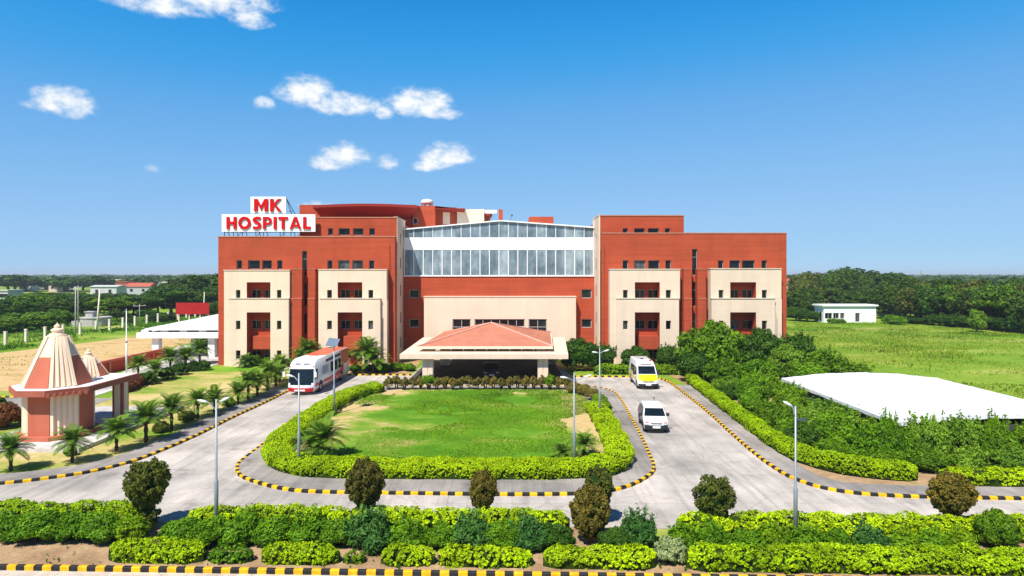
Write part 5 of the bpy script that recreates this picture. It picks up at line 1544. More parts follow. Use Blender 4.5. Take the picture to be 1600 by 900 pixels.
# ---------------------------------------------------------------- bushes by the right wing and the tent
BU1 = shrub_proto('bush', 'bush', (1.7, 1.6, 1.25), 44, .3, 11000, .22, 'bush', 1.0, 21, cat='bush', shoots=50)
BU2 = shrub_proto('bush', 'bush', (1.5, 1.7, 1.4), 36, .33, 11000, .22, 'bush', 1.1, 22, cat='bush', shoots=35)
BF = shrub_proto('bush', 'bush', (1.6, 1.6, 1.2), 34, .36, 11000, .32, 'bush', .95, 23, .5, 'bush', 1, 60)
BR = shrub_proto('bush', 'bush', (1.7, 1.65, 1.35), 120, .2, 14000, .2, 'bush', 1.05, 24, cat='bush')
TREE_FR = []
for px, y, h, w, m, pr, lab in ((905, 75.5, 3.9, 5.0, 'deep', BR, 'dark round tree-like bush at the right end of the entrance canopy'), (945, 76, 3.0, 3.4, 'deep', BU2, 'dark bush before the gap between hall and right wing'),
        (993, 75.5, 2.9, 3.6, 'deep', BR, 'dark flowering bush behind the ambulance, left of two'), (1045, 75.5, 2.9, 3.8, 'deep', BU2, 'dark flowering bush behind the ambulance, right of two'),
        (1110, 69.5, 6.4, 7.6, 'bush', BR, 'tallest rounded green bush in front of the right wing'), (1085, 66.5, 3.3, 4.2, 'deep', BU2, 'green bush at the top of the right hedge'), (1130, 64, 3.0, 4.2, 'bush', BR, 'fresh green bush in front of the tallest one'),
        (1186, 72, 5.4, 5.8, 'deep', BR, 'dark rounded bush before the balcony of the right wing'), (1228, 68.5, 4.0, 3.8, 'treelight', BR, 'yellow-green bush among dark ones by the end of the right wing'), (1246, 75, 4.4, 5.2, 'deep', BU2, 'dark bush at the outer corner of the right wing'),
        (1180, 64, 2.9, 4.6, 'green', BR, 'green bush below the dark rounded one'), (1285, 68, 3.0, 5.0, 'bush', BF, 'feathery bush between the tent and the field'), (1325, 66, 2.2, 5.0, 'bush', BF, 'low feathery bush behind the tent roof edge'), (1265, 62.5, 2.6, 4.2, 'green', BU2, 'green bush at the back corner of the tent')):
    x = PX(px, y)
    hz = {BR: 2.4, BU2: 2.55, BF: 2.2}[pr]; wz = {BR: 3.4, BU2: 3.3, BF: 3.3}[pr]
    place(pr, x, y, (w / wz, w / wz, h / hz), lab, None, m)
GB = 'bushes in the thicket between the right hedge and the tent'
random.seed(5)
cells = []
for r, y in enumerate((61, 58, 55, 52, 49.2, 46.5, 44, 41.6, 39.4)):
    xl = np.interp(y, [36, 41, 53, 66], [20.0, 18.4, 18.9, 19.6]); xr_ = np.interp(y, [38, 45, 52, 60], [24.6, 24.0, 23.6, 24.6])
    k = max(2, int((xr_ - xl) / 2.6) + 1)
    for i in range(k):
        cells.append((xl + (xr_ - xl) * (i + .15 + .3 * random.random()) / max(1, k - .5), y + random.uniform(-.7, .7), 'thicket'))
for x, y in ((22.6, 38.2), (24.6, 38.0), (26.6, 38.0), (28.4, 37.6), (21.5, 36.7), (24.0, 36.6), (26.2, 36.6), (28.2, 36.2)): cells.append((x, y, 'front'))
for i, (x, y, kd) in enumerate(cells):
    near_hedge = x < 20.2
    h = random.uniform(1.0, 1.7) if (near_hedge or kd == 'front' and y < 37) else (random.uniform(2.45, 3.1) if kd == 'front' else random.choice((1.3, 1.7, 2.2, 2.7)) * random.uniform(.92, 1.08))
    if x > 22.2 and kd != 'front': h = min(h, random.uniform(1.95, 2.25))
    pr = (BU1, BU2, BF)[i % 3]; hz = {BU1: 2.3, BU2: 2.55, BF: 2.2}[pr]
    m = random.choice(['bush', 'bush', 'green', 'treelight', 'treelight'])
    if i % 7 == 3 and near_hedge: m = 'deep'
    place(pr, x, y, (random.uniform(.6, .95), random.uniform(.6, .95), h / hz), 'leafy green bush in the thicket left of the tent' if kd == 'thicket' else 'leafy green bush along the near side of the tent', GB if kd == 'thicket' else 'bushes along the near side of the tent', m)
place(SB, PX(1385, 35.9), 36.1, (.9, .8, .7), 'small dark brown-green bush just behind the right hedge', None, 'olive')
place(SA, 29.6, 35.9, (1.3, 1.1, 1.3), 'green bush behind the rightmost topiary', None, 'bush')
place(BU2, 32.2, 39.0, (1.0, 1.0, 1.05), 'big green bush at the right edge, before the dark tent wall', None, 'bush')
place(BU1, 31.2, 36.2, (.7, .7, .6), 'low green bush at the right edge beside the golden hedge', None, 'green')

# ---------------------------------------------------------------- white tent
tt = thing('tent', 'large white tarpaulin tent roof on low dark walls behind the bushes', 'tent', (30.7, 48, 0))
TX0, TX1, TY0, TY1 = -6.9, 6.9, -8.4, 8.6
mb = MB(); nx, ny = 24, 24
for j in range(ny + 1):
    for i in range(nx + 1):
        u, v_ = i / nx, j / ny
        x, y = TX0 + (TX1 - TX0) * u, TY0 + (TY1 - TY0) * v_
        z = 2.1 + .5 * (1 - (2 * u - 1) ** 2) - .03 * math.sin(math.pi * ((v_ * 4) % 1)) - .04 * math.sin(math.pi * ((u * 4) % 1))
        if j in (0, ny): z -= .02 * math.sin(i * 2.3)
        mb.v.append((x, y, z))
for j in range(ny):
    for i in range(nx):
        a = j * (nx + 1) + i; mb.f.append((a, a + 1, a + nx + 2, a + nx + 1))
tr_ = mb.build('tent_roof', 'tarp', tt, True)
vl = MB()
def val(x0, y0, x1, y1, n):
    for i in range(n):
        a, b = i / n, (i + 1) / n
        f = lambda t: (x0 + (x1 - x0) * t, y0 + (y1 - y0) * t)
        zt = lambda p: 2.09 + .5 * (1 - (2 * (p[0] - TX0) / (TX1 - TX0) - 1) ** 2) - .04 * math.sin(math.pi * (((p[0] - TX0) / (TX1 - TX0) * 4) % 1))
        p, q = f(a), f(b); d0, d1 = .22 + .03 * math.sin(i * 1.7), .22 + .03 * math.sin((i + 1) * 1.7)
        vl.quad((*p, zt(p) - d0), (*q, zt(q) - d1), (*q, zt(q)), (*p, zt(p)))
val(TX0, TY0, TX1, TY0, 24); val(TX0, TY1, TX0, TY0, 24); val(TX1, TY0, TX1, TY1, 24); val(TX1, TY1, TX0, TY1, 24)
vl.build('valance', 'tarp', tt)
wl = MB().box(TX0 + .15, TX1 - .15, TY0 + .15, TY0 + .2, 0, 1.95).box(TX0 + .15, TX0 + .2, TY0 + .2, TY1 - .2, 0, 1.95).box(TX1 - .2, TX1 - .15, TY0 + .2, TY1 - .2, 0, 1.95)
wl.build('side_wall', 'darksteel', tt)
pl_ = MB()
for k in range(7):
    x = TX0 + .08 + (TX1 - TX0 - .16) * k / 6
    pl_.tube([(x, TY0 + .08, 0), (x, TY0 + .08, 2.06)], .05, 6)
pl_.build('poles', 'steel', tt)
# ---------------------------------------------------------------- white out-building and other low structures
wb = thing('outbuilding', 'low white flat-roofed building in the field before the dark trees', 'building', (77.5, 150, 0))
def ob(mb, n, m, par=None): return mb.build(n, m, par or wb, off=(77.5, 150, 0) if par is None else None)
yW = 149.0
X0, X1 = PX(1287, yW), PX(1369, yW)
ztop = PZ(478.5, yW)
holes = []
wins = []
for a, b, t, c in ((1289, 1300.5, 489, 498), (1302, 1311, 489, 498), (1313, 1319.5, 489, 498), (1336.5, 1343.5, 489, 503.2)):
    r = (PX(a, yW), PX(b, yW), max(.02, PZ(c, yW)), PZ(t, yW)); holes.append((*r, .3)); wins.append(r)
pn_ = panel('wall', 'white', wb, X0, X1, 0, ztop, yW, holes, yW + 4.5)
for ch in list(wb.children): ch.location = (-77.5, -150, 0)
for r in wins:
    window(wb, *r, yW + .2, 2, None, .1)
    wb.children[-1].location = (-77.5, -150, 0)
for ya in (1.0, 2.6): ob(MB().box(X0 - .05, X0 - .01, yW + ya, yW + ya + .9, .3, 2.4), 'side_window', 'glass')
ob(MB().prism([(X0 - .45, yW - .4), (X1 + .35, yW - .4), (X1 + .35, yW + 4.8), (X0 - .45, yW + 4.8)], ztop + .003, ztop + .35), 'roof', 'white')

rw = thing('boundary_wall', 'low red panelled wall behind the shrine porch', 'wall', (-46, 70, 0))
m_ = MB().box(-.12, .12, 0, 15, 0, 1.25)
m_.build('wall_panel', 'brightred', rw)
MB().box(-.2, .2, 0, 15, 1.253, 1.5).build('coping', 'busorange', rw)
for k in range(6): MB().box(-.2, .22, k * 2.95 - .2, k * 2.95 + .2, 0, 1.251).build('pier', 'busorange', rw)

fe = thing('fence', 'cream concrete post and wire fence beyond the dry field', 'fence', (-80, 98, 0))
wire = MB()
for k in range(22):
    x = random.uniform(-.15, .15) - k * .12; y = k * 4.6 - 6
    MB().box(x - .17, x + .17, y - .16, y + .16, -.2, 2.05).box(x - .21, x + .21, y - .2, y + .2, 2.053, 2.2).build('post', 'postcream', fe)
    if k < 21:
        for z in (.6, 1.2, 1.8): wire.tube([(x, y, z), (x - .12, y + 4.6, z)], .012, 4)
wire.build('wires', 'wire', fe)

def pole(loc, h, label, lean=0.0, r=.14, arm=None, m='concrete'):
    o = thing('utility_pole', label, 'pole', loc)
    MB().tube([(0, 0, -.2), (lean * .5, 0, h * .5), (lean, 0, h)], [r, r * .8, r * .6], 8).build('pole', m, o, True)
    if arm:
        a = MB().bar((lean - arm, 0, h - .5), (lean + arm, 0, h - .35), .1)
        for sx in (-arm * .9, 0, arm * .9): a.lathe([(.05, h - .42), (.07, h - .3), (.03, h - .15)], 6, (lean + sx, 0))
        a.build('cross_arm', 'concrete', o)
    return o
pole((*G(118, 524), 0), 9.0, 'thin upright pole with a cross arm beyond the wire fence', 0, .13, 1.1)
pole((*G(151, 519), 0), 8.2, 'thick white pole leaning to the right at the fence', .62, .2, .3, 'postcream')
pole((*G(122, 516), 0), 9.0, 'faint distant pole beside the cross arm one', 0, .1, .8)
pole((*G(218, 507), 0), 4.6, 'short pole with a long bent arm in the scrub', 0, .09, 1.4)
pole((*G(318, 500), 0), 6.9, 'pale pole above the red board near the left wing', .2, .14, None, 'postcream')
pole((*G(1483, 500), 0), 4.8, 'pale pole at the edge of the dark trees on the right', 0, .12, None, 'postcream')
fp_ = thing('mast', 'thin white mast in front of the red wall', 'mast', (*G(197.5, 584), 0))
MB().lathe([(.09, 0), (.09, 3.6), (.05, 3.62), (.045, 7.2)], 8).build('pole', 'white', fp_, True)
MB().lathe([(.12, 3.5), (.12, 3.7)], 8).lathe([(.09, 7.2), (.02, 7.4)], 8).build('collar', 'steel', fp_)

bb = thing('billboard', 'blank dark red board on posts behind the white canopy', 'billboard', (PX(301, 118), 118, 0))
MB().box(PX(275, 118) - bb.location.x, PX(327, 118) - bb.location.x, -.08, .08, PZ(491, 118), PZ(473, 118)).build('board', 'crimson', bb)
for px in (279, 295, 312, 325):
    x = PX(px, 118) - bb.location.x
    MB().box(x - .08, x + .08, .09, .24, 0, PZ(475, 118)).build('post', 'postcream', bb)

ct = thing('water_cistern', 'grey concrete cistern with a small hut on top in the scrub', 'cistern', (*G(150, 509), 0))
MB().lathe([(2.9, 0), (2.9, 1.7), (3.05, 1.72), (3.05, 1.95), (2.7, 1.96)], 20).build('tank', 'concrete', ct)
MB().box(-1.9, -.3, -.7, .8, 1.97, 3.0).box(-2.1, -.1, -.9, 1.0, 3.003, 3.15).build('hut', 'concrete', ct)
MB().box(-3.6, -2.2, -2.6, -1.2, 0, 1.2).build('step', 'concrete', ct)

# far buildings
M['farwhite'] = wall_mat('far_white_wall', (.52, .52, .5))
def far_building(px0, px1, top, y, wall, roof, label, rise=.0):
    wall = {'white': 'farwhite'}.get(wall, wall); roof = {'white': 'farwhite'}.get(roof, roof)
    x0, x1 = PX(px0, y), PX(px1, y); z = PZ(top, y)
    o = thing('far_building', label, 'building', ((x0 + x1) / 2, y, 0))
    w = (x1 - x0) / 2; d = max(8, w * .8)
    MB().box(-w, w, 0, d, 0, z).build('wall', wall, o)
    r = MB()
    if rise:
        r.poly([(-w - .5, -.5, z + .004), (w + .5, -.5, z + .004), (w + .5, d / 2, z + rise), (-w - .5, d / 2, z + rise)])
        r.poly([(w + .5, d + .5, z + .004), (-w - .5, d + .5, z + .004), (-w - .5, d / 2, z + rise), (w + .5, d / 2, z + rise)])
        r.poly([(-w - .5, d + .5, z + .004), (-w - .5, -.5, z + .004), (-w - .5, d / 2, z + rise)]); r.poly([(w + .5, -.5, z + .004), (w + .5, d + .5, z + .004), (w + .5, d / 2, z + rise)])
    else: r.box(-w - .4, w + .4, -.4, d + .4, z + .003, z + .4)
    r.build('roof', roof, o)
    n = max(2, int(w * 2 / 5)); ww = MB()
    for k in range(n):
        x = -w + (k + .5) * 2 * w / n
        ww.box(x - .7, x + .7, -.06, -.01, z * .45, z * .75)
    ww.build('windows', 'glass', o)
for a in ((50, 72, 440, 470, 'pinkwall', 'white', 'far pale shed behind the leftmost tall trees', .8), (124, 138, 439, 620, 'white', 'pinkwall', 'tiny far white building on the left skyline', 0),
          (141, 182, 448, 300, 'white', 'white', 'far long white building among the left trees', .7), (172, 201, 439, 520, 'pinkwall', 'pinkwall', 'far sandy shed on the left skyline', 1.2),
          (182, 200, 441, 350, 'redroof', 'redroof', 'far narrow red building left of the dark red one', 0), (196, 233, 448, 335, 'greyroof', 'redroof', 'far grey building with a dark red roof on the left', 2.0), (224, 249, 439, 560, 'white', 'greyroof', 'far white shed right of the red roofs', 0),
          (30, 48, 443, 430, 'white', 'greyroof', 'far white shed between the leftmost skyline trees', .6), (76, 98, 445, 400, 'pinkwall', 'white', 'far cream shed behind the cross arm pole', .8), (104, 122, 442, 520, 'greyroof', 'white', 'far grey shed just left of the leaning pole', .7),
          (150, 168, 437.5, 700, 'white', 'white', 'faint far white block above the long white building', 0), (206, 220, 441, 420, 'redroof', 'redroof', 'far dark red shed beside the grey building', .5), (252, 268, 442, 460, 'white', 'pinkwall', 'far white house with a pale roof, left of the tall trees', .8),
          (268, 295, 439, 540, 'greyroof', 'white', 'far grey shed nearest the left wing', .8), (0, 12, 454.5, 250, 'white', 'white', 'small far white house at the left edge', 0),
          (1228, 1256, 440, 300, 'pinkwall', 'redroof', 'far pink house touching the right wing', 1.4), (1274, 1302, 437, 300, 'pinkwall', 'redroof', 'far pink house with a red roof behind the white building', 1.6), (1333, 1370, 437, 430, 'white', 'redroof', 'far white house between tall trees on the right', 1), (1588, 1625, 441, 400, 'pinkwall', 'redroof', 'far pale house at the right edge above the trees', .8),
          (1441, 1444.5, 424.5, 1500, 'white', 'white', 'tiny far white tower on the right skyline', 0)):
    far_building(*a[:4], *a[4:])

# ---------------------------------------------------------------- trees
def tree_proto(label, rad, zc, k, rc, n, leaf, m, seed, th):
    o = thing('tree', label, 'tree')
    c, nr, t = clumpy(rad, k, rc, n, seed, -.75, .5, .6)
    mesh_quads('crown', leaf_quads(c + np.array([0, 0, zc]), nr, leaf, .65, .6), t, m, o)
    g = random.Random(seed); tr = MB()
    tr.tube([(0, 0, -.3), (.1, .05, zc * .3), (.0, .1, zc * .62)], [th, th * .75, th * .6], 8)
    for i in range(7):
        a = i * .9 + g.uniform(0, .5); l = rad[0] * g.uniform(.45, .75)
        tr.tube([(0, .1, zc * .45 + .1 * i), (l * .45 * math.cos(a), l * .45 * math.sin(a), zc * .75), (l * math.cos(a), l * math.sin(a), zc + g.uniform(-.1, .5) * rad[2])], [th * .45, th * .3, th * .1], 6)
    tr.build('trunk', 'bark', o)
    return o
TA = tree_proto('tree', (4.3, 4.1, 4.8), 5.2, 80, .25, 8000, .5, 'tree', 31, .3)
TB = tree_proto('tree', (3.3, 3.5, 4.8), 5.2, 55, .3, 6500, .5, 'tree', 32, .26)
TC = tree_proto('tree', (4.6, 4.6, 3.3), 6.6, 46, .25, 5200, .5, 'tree', 33, .32)
TL = tree_proto('tree', (4.2, 4.0, 3.9), 6.0, 34, .34, 1500, 1.05, 'tree', 34, .35)
protos = (TA, TB, TC)
def put(px, y, top, w, label, group, m='tree', pr=None, zlow=0):
    h = PZ(top, y); pr = pr or random.choice(protos)
    place(pr, PX(px, y), y, (w / 8.4, w / 8.4, h / 10), label, group, m)
random.seed(8)
# right grove
for r, (ya_, yb_, n, t0, t1) in enumerate(((158, 122, 13, 444, 452), (170, 135, 13, 435, 441), (186, 152, 12, 431, 436))):
    for i in range(n):
        f = i / (n - 1); px = 1398 + f * 225 + random.uniform(-6, 6)
        put(px, ya_ + (yb_ - ya_) * f + random.uniform(-3, 3), t0 + (t1 - t0) * f + random.uniform(-4, 7), random.uniform(7.5, 11.5), 'dense dark tree in the grove on the right of the field', 'trees of the right grove', random.choice(['tree', 'tree', 'deep', 'olive', 'bush']))
put(1527, 124, 482, 4.2, 'small pale green tree in front of the dark grove', None, 'treelight', TB)
for i, px in enumerate((1415, 1440, 1468, 1500, 1545, 1575, 1600, 1620)):
    y = 150 - (px - 1400) * .14
    put(px, y, 492 + random.uniform(-6, 8), 6.5, 'low dark bush at the foot of the grove', 'bushes at the foot of the right grove', 'deep', TA)
for px, y, top, w, m, lab in ((1322, 225, 415.5, 17, 'tree', 'tallest tree on the right, two-topped above the white building'), (1304, 215, 424, 12, 'tree', 'tree leaning against the tallest one on the right'), (1344, 215, 424, 9, 'tree', 'slim tree right of the tallest one'), (1262, 240, 423, 16, 'olive', 'thin-crowned olive tree right of the hospital'), (1263, 185, 434, 9, 'olive', 'greyish tree between the far pink houses'), (1375, 240, 421, 17, 'tree', 'broad dark tree at the left end of the grove'), (1398, 225, 424, 12, 'tree', 'dark tree where the grove begins, taller than the rest'), (1412, 260, 425, 12, 'olive', 'sparse tree top showing over the grove')):
    put(px, y, top, w, lab, None, m)
for px, y, top, w, m in ((1238, 165, 452, 9, 'tree'), (1262, 172, 447, 10, 'tree'), (1290, 190, 444, 9, 'tree'), (1272, 160, 466, 7, 'tree'), (1244, 155, 478, 6, 'deep'), (1262, 152, 484, 6, 'deep')):
    put(px, y, top, w, 'dark tree between the hospital and the white building', 'trees left of the white building', m)
for px, y, top, w, m in ((1320, 195, 452, 11, 'tree'), (1345, 190, 447, 10, 'tree'), (1368, 185, 448, 10, 'tree'), (1335, 180, 458, 9, 'tree'), (1390, 180, 440, 11, 'tree'), (1395, 168, 452, 9, 'tree')):
    put(px, y, top, w, 'dark tree directly behind the white building', 'trees behind the white building', m)
for px, y, top, w in ((1390, 145, 492, 4), (1405, 142, 494, 4), (1300, 146.5, 497, 2.6), (1314, 146.5, 498, 2.4)):
    place(BU1, PX(px, y), y, (w / 3.4, w / 3.4, PZ(top, y) / 2.3), 'low bush beside the white building', 'bushes beside the white building', 'green')
# left scrub and trees
for i, (px, y, top, w, m) in enumerate(((8, 122, 496, 7, 'treelight'), (40, 126, 487, 9, 'treelight'), (62, 128, 486, 8, 'treelight'), (88, 138, 482, 6, 'bush'), (-15, 122, 492, 9, 'treelight'), (112, 142, 488, 6, 'bush'))):
    put(px, y, top, w, 'bright green low tree in the near scrub on the far left', 'bright green trees behind the fence', m, TA)
for px, y, top, w in ((-12, 165, 464, 13), (22, 152, 466, 11), (42, 160, 459, 12), (68, 168, 458, 12), (90, 158, 468, 10), (108, 172, 460, 11), (128, 182, 461, 11), (150, 170, 460, 12), (172, 165, 463, 11), (190, 172, 461, 12), (208, 180, 462, 11), (228, 172, 459, 11), (246, 180, 449, 13), (232, 152, 482, 6), (183, 150, 484, 5), (268, 170, 448, 14), (290, 178, 446, 13), (310, 172, 450, 12), (330, 176, 447, 12), (350, 185, 448, 12), (200, 145, 494, 4.5), (245, 150, 488, 5), (262, 150, 490, 5), (90, 140, 484, 5), (335, 150, 470, 8)):
    put(px, y, top, w, 'dark green tree in the belt behind the fence on the left', 'trees in the left belt', random.choice(['tree', 'tree', 'deep', 'bush']))
for px, y, top, w in ((265, 215, 440, 15), (288, 210, 434, 16), (306, 205, 430, 17), (324, 200, 427, 18), (345, 205, 426, 17)):
    put(px, y, top, w, 'tall dark tree close to the left wing', 'tall trees close to the left wing', 'tree')
for i in range(22):
    px = -15 + i * 16.5 + random.uniform(-5, 5)
    put(px, random.uniform(235, 290), (random.uniform(456, 461) if px < 250 else random.uniform(444, 450)), random.uniform(11, 15), 'tree in the middle distance on the left', 'middle distance trees on the left', 'tree', TL)
for px, y, top, w in ((12, 420, 430, 24), (24, 400, 429, 25), (38, 410, 430, 24), (44, 440, 433, 24), (-2, 430, 434, 22), (84, 420, 434, 24), (102, 400, 433, 22), (112, 410, 434, 24), (152, 410, 431, 26), (160, 430, 434, 24), (220, 430, 432, 26), (282, 520, 432, 26), (60, 460, 437, 24), (130, 440, 438, 22), (185, 600, 436, 26), (240, 620, 434, 26), (260, 600, 434, 28)):
    put(px, y, top, w, 'far rounded tree on the left skyline', 'far trees on the left skyline', 'tree', TL)
for i in range(18):
    px = 1240 + i * 22 + random.uniform(-6, 6)
    put(px, random.uniform(420, 620), random.uniform(431, 435), random.uniform(20, 26), 'far rounded tree on the right skyline', 'far trees on the right skyline', 'tree', TL)

# far woods: one mass to the horizon
vs, ts = [], []
g = np.random.default_rng(77)
N_ = 1500
for i in range(N_):
    y = 620 * (2900 / 620) ** g.uniform(0, 1); x = g.uniform(-1.0, 1.0) * y
    h = g.uniform(6.5, 11.5); w = g.uniform(8, 20)
    d = unit(g.normal(0, 1, (46, 3))); d[:, 2] = np.abs(d[:, 2])
    c = d * np.array([w, w * .7, h * .95]) * g.uniform(.75, 1, (46, 1)) + np.array([x, y, 0])
    vs.append(leaf_quads(c, d, 4.2, .8, .5)); ts.append(g.uniform(.1, .9) * .6 + g.uniform(0, .4, 46))
fw_ = mesh_quads('far_woods', np.concatenate(vs), np.concatenate(ts), 'tree')
tag(fw_, 'far woods fading to blue along the horizon', 'woods', None, 'stuff')

# wild grass on the fields
def grass_patch(name, label, n, box, seed, hmin, hmax, m, excl=None, thr=-.25, f=.09):
    g = np.random.default_rng(seed)
    p = np.stack([g.uniform(box[0], box[1], n), g.uniform(box[2], box[3], n), np.zeros(n)], 1)
    keep = vnoise(p, f) > thr
    if excl is not None: keep &= excl(p)
    p = p[keep]; n = len(p)
    hgt = g.uniform(hmin, hmax, n) * (1 + .5 * np.clip(vnoise(p, 6), -.7, 1))
    a = g.uniform(0, 6.28, n); w = hgt * g.uniform(.25, .5, n)
    dx, dy = np.cos(a) * w, np.sin(a) * w
    lx, ly = g.normal(0, .3, n) * hgt, g.normal(0, .3, n) * hgt
    z = np.zeros(n)
    v = np.stack([np.stack([p[:, 0] - dx * .3, p[:, 1] - dy * .3, z], 1), np.stack([p[:, 0] + dx * .3, p[:, 1] + dy * .3, z], 1),
                  np.stack([p[:, 0] + dx + lx, p[:, 1] + dy + ly, hgt], 1), np.stack([p[:, 0] - dx + lx, p[:, 1] - dy + ly, hgt * .85], 1)], 1)
    t = .45 + .35 * vnoise(p, 14) + g.uniform(-.3, .3, n)
    o = mesh_quads(name, v, t, m)
    tag(o, label, 'grass', None, 'stuff')
inside = lambda p: ~((p[:, 0] > 23) & (p[:, 0] < 38.5) & (p[:, 1] < 57.5)) & ~((p[:, 0] < 36) & (p[:, 1] > 76))
grass_patch('field_grass', 'wild grass growing over the field on the right', 90000, (27, 135, 56, 150), 5, .06, .2, 'grass', inside, -.12, 18)
grass_patch('field_weeds', 'taller weed tufts scattered over the right field', 40000, (27, 135, 58, 150), 6, .06, .2, 'weed', inside, .25, 13)
lf = lambda p: (p[:, 0] < -76.5 + np.clip(p[:, 1] - 84, 0, 60) * .17) & (p[:, 1] > 80) & (p[:, 0] > -100) | (p[:, 1] > 122) & (p[:, 0] < -58)
grass_patch('scrub_grass', 'tall green grass along the fence on the left', 60000, (-125, -55, 76, 165), 7, .1, .35, 'weed', lf, -.4, 15)
grass_patch('scrub_weeds', 'darker weeds along the fence on the left', 14000, (-125, -55, 76, 165), 17, .2, .55, 'weed', lf, .2, 10)
dfx = lambda p: (p[:, 0] < -47.5)
grass_patch('dry_tufts', 'sparse green tufts in the dry field', 7000, (-88, -47, 60, 122), 9, .05, .16, 'grass', dfx, .5, 9)
gx = lambda p: (p[:, 1] > yk(0) + .3 - .0307 * p[:, 0]) & (p[:, 1] < yk(0) + 1.9 - .0307 * p[:, 0])
grass_patch('soil_weeds', 'small weeds on the bare soil by the front kerb', 900, (-28, 28, 22, 28), 10, .06, .18, 'weed', gx, .2, 2.5)
hedge_in = np.array(law)
def in_poly(p):
    r = np.zeros(len(p), bool); n = len(hedge_in)
    for i in range(n):
        (x0, y0), (x1, y1) = hedge_in[i], hedge_in[(i + 1) % n]
        if y0 == y1: continue
        c = ((p[:, 1] < y0) != (p[:, 1] < y1)) & (p[:, 0] < (x1 - x0) * (p[:, 1] - y0) / (y1 - y0) + x0)
        r ^= c
    return r
M['turf'] = leaf_mat('turf_blades', (.06, .19, .006), (.2, .36, .02), .25, .6, .35, .3)
lawn_in = lambda p: in_poly(p) & (vnoise(p, 7) - .7 * np.clip((p[:, 0] - 3) / 3.5, 0, 1) - .6 * np.clip((-8.5 - p[:, 0]) / 5.5, 0, 1) > -.35)
grass_patch('lawn_grass', 'short mown grass on the island lawn', 110000, (-15, 7, 35, 63), 12, .03, .085, 'turf', lawn_in, -.6, 5)
for o_ in [o for o in bpy.data.objects if o.name == 'lawn_grass']: o_.location.z = .131

# ---------------------------------------------------------------- sky, sun, camera
SUN = Vector((.33, .62, -1.0)).normalized()
sun = bpy.data.lights.new('sun', 'SUN'); sun.energy = 5.0; sun.angle = R(.53); sun.color = (1, .94, .85)
so = bpy.data.objects.new('sun', sun); COL.objects.link(so)
so.rotation_euler = SUN.to_track_quat('-Z', 'Y').to_euler(); so.location = (-20, -20, 60)
w = bpy.data.worlds.new('World'); SC.world = w; w.use_nodes = True
nt = w.node_tree; bg = nt.nodes['Background']
sky = nt.nodes.new('ShaderNodeTexSky'); sky.sky_type = 'NISHITA'; sky.sun_disc = False
sky.sun_elevation = math.asin(-SUN.z); sky.sun_rotation = math.atan2(-SUN.x, -SUN.y) % (2 * math.pi)
sky.altitude = 3000; sky.air_density = SKY_AIR; sky.dust_density = SKY_DUST; sky.ozone_density = SKY_OZ
hs = nt.nodes.new('ShaderNodeHueSaturation'); hs.inputs['Saturation'].default_value = SKY_SAT; hs.inputs['Hue'].default_value = SKY_HUE; hs.inputs['Value'].default_value = 1.0
def vscale(src, k):
    v = nt.nodes.new('ShaderNodeVectorMath'); v.operation = 'SCALE'; v.inputs['Scale'].default_value = k
    nt.links.new(src, v.inputs[0]); return v.outputs[0]
cv = nt.nodes.new('ShaderNodeRGBCurve')            # the deep, clear blue of this day
cv.mapping.use_clip = False
for ch, pts in enumerate(SKY_CURVE):
    c_ = cv.mapping.curves[ch]
    c_.points[0].location = pts[0]; c_.points[1].location = pts[-1]
    for p_ in pts[1:-1]: c_.points.new(*p_)
cv.mapping.update()
nt.links.new(vscale(sky.outputs[0], .1), cv.inputs['Color'])
nt.links.new(vscale(cv.outputs['Color'], 10.0), hs.inputs['Color'])
tc = nt.nodes.new('ShaderNodeTexCoord')
sp = nt.nodes.new('ShaderNodeSeparateXYZ'); nt.links.new(tc.outputs['Generated'], sp.inputs[0])
def mth(op, a, b=None, c=None, clamp=False):
    n = nt.nodes.new('ShaderNodeMath'); n.operation = op; n.use_clamp = clamp
    for i, v in enumerate((a, b, c)):
        if v is None: continue
        if hasattr(v, 'is_output'): nt.links.new(v, n.inputs[i])
        else: n.inputs[i].default_value = v
    return n.outputs[0]
azi = mth('ARCTAN2', sp.outputs['X'], sp.outputs['Y']); ele = mth('ARCSINE', sp.outputs['Z'])
# fractal edge of the clouds
cmb = nt.nodes.new('ShaderNodeCombineXYZ'); nt.links.new(azi, cmb.inputs[0]); nt.links.new(mth('MULTIPLY', ele, 1.5), cmb.inputs[1])
nz = nt.nodes.new('ShaderNodeTexNoise'); nz.inputs['Scale'].default_value = 33; nz.inputs['Detail'].default_value = 9; nz.inputs['Roughness'].default_value = .56
nt.links.new(cmb.outputs[0], nz.inputs['Vector'])
nz2 = nt.nodes.new('ShaderNodeTexNoise'); nz2.inputs['Scale'].default_value = 75; nz2.inputs['Detail'].default_value = 6; nz2.inputs['Roughness'].default_value = .6
nt.links.new(cmb.outputs[0], nz2.inputs['Vector'])
nsum = mth('ADD', mth('MULTIPLY', mth('SUBTRACT', nz.outputs['Fac'], .5), 2.3), mth('MULTIPLY', mth('SUBTRACT', nz2.outputs['Fac'], .5), 1.1))
clouds = [(330, -8, 92, 34, 1), (235, 5, 80, 20, .9), (390, 32, 36, 14, .85), (98, 163, 52, 22, .95), (480, 148, 46, 24, 1), (535, 165, 56, 18, 1), (412, 162, 15, 11, .8), (655, 164, 50, 22, 1), (688, 178, 34, 10, .9), (600, 178, 16, 11, .8),
          (540, 244, 38, 18, 1), (512, 256, 30, 12, .9), (608, 255, 22, 11, .62), (697, 246, 40, 20, 1), (668, 260, 26, 10, .85), (241, 265, 11, 7, .6), (497, 322, 26, 7, .7)]
best = None; shade = None
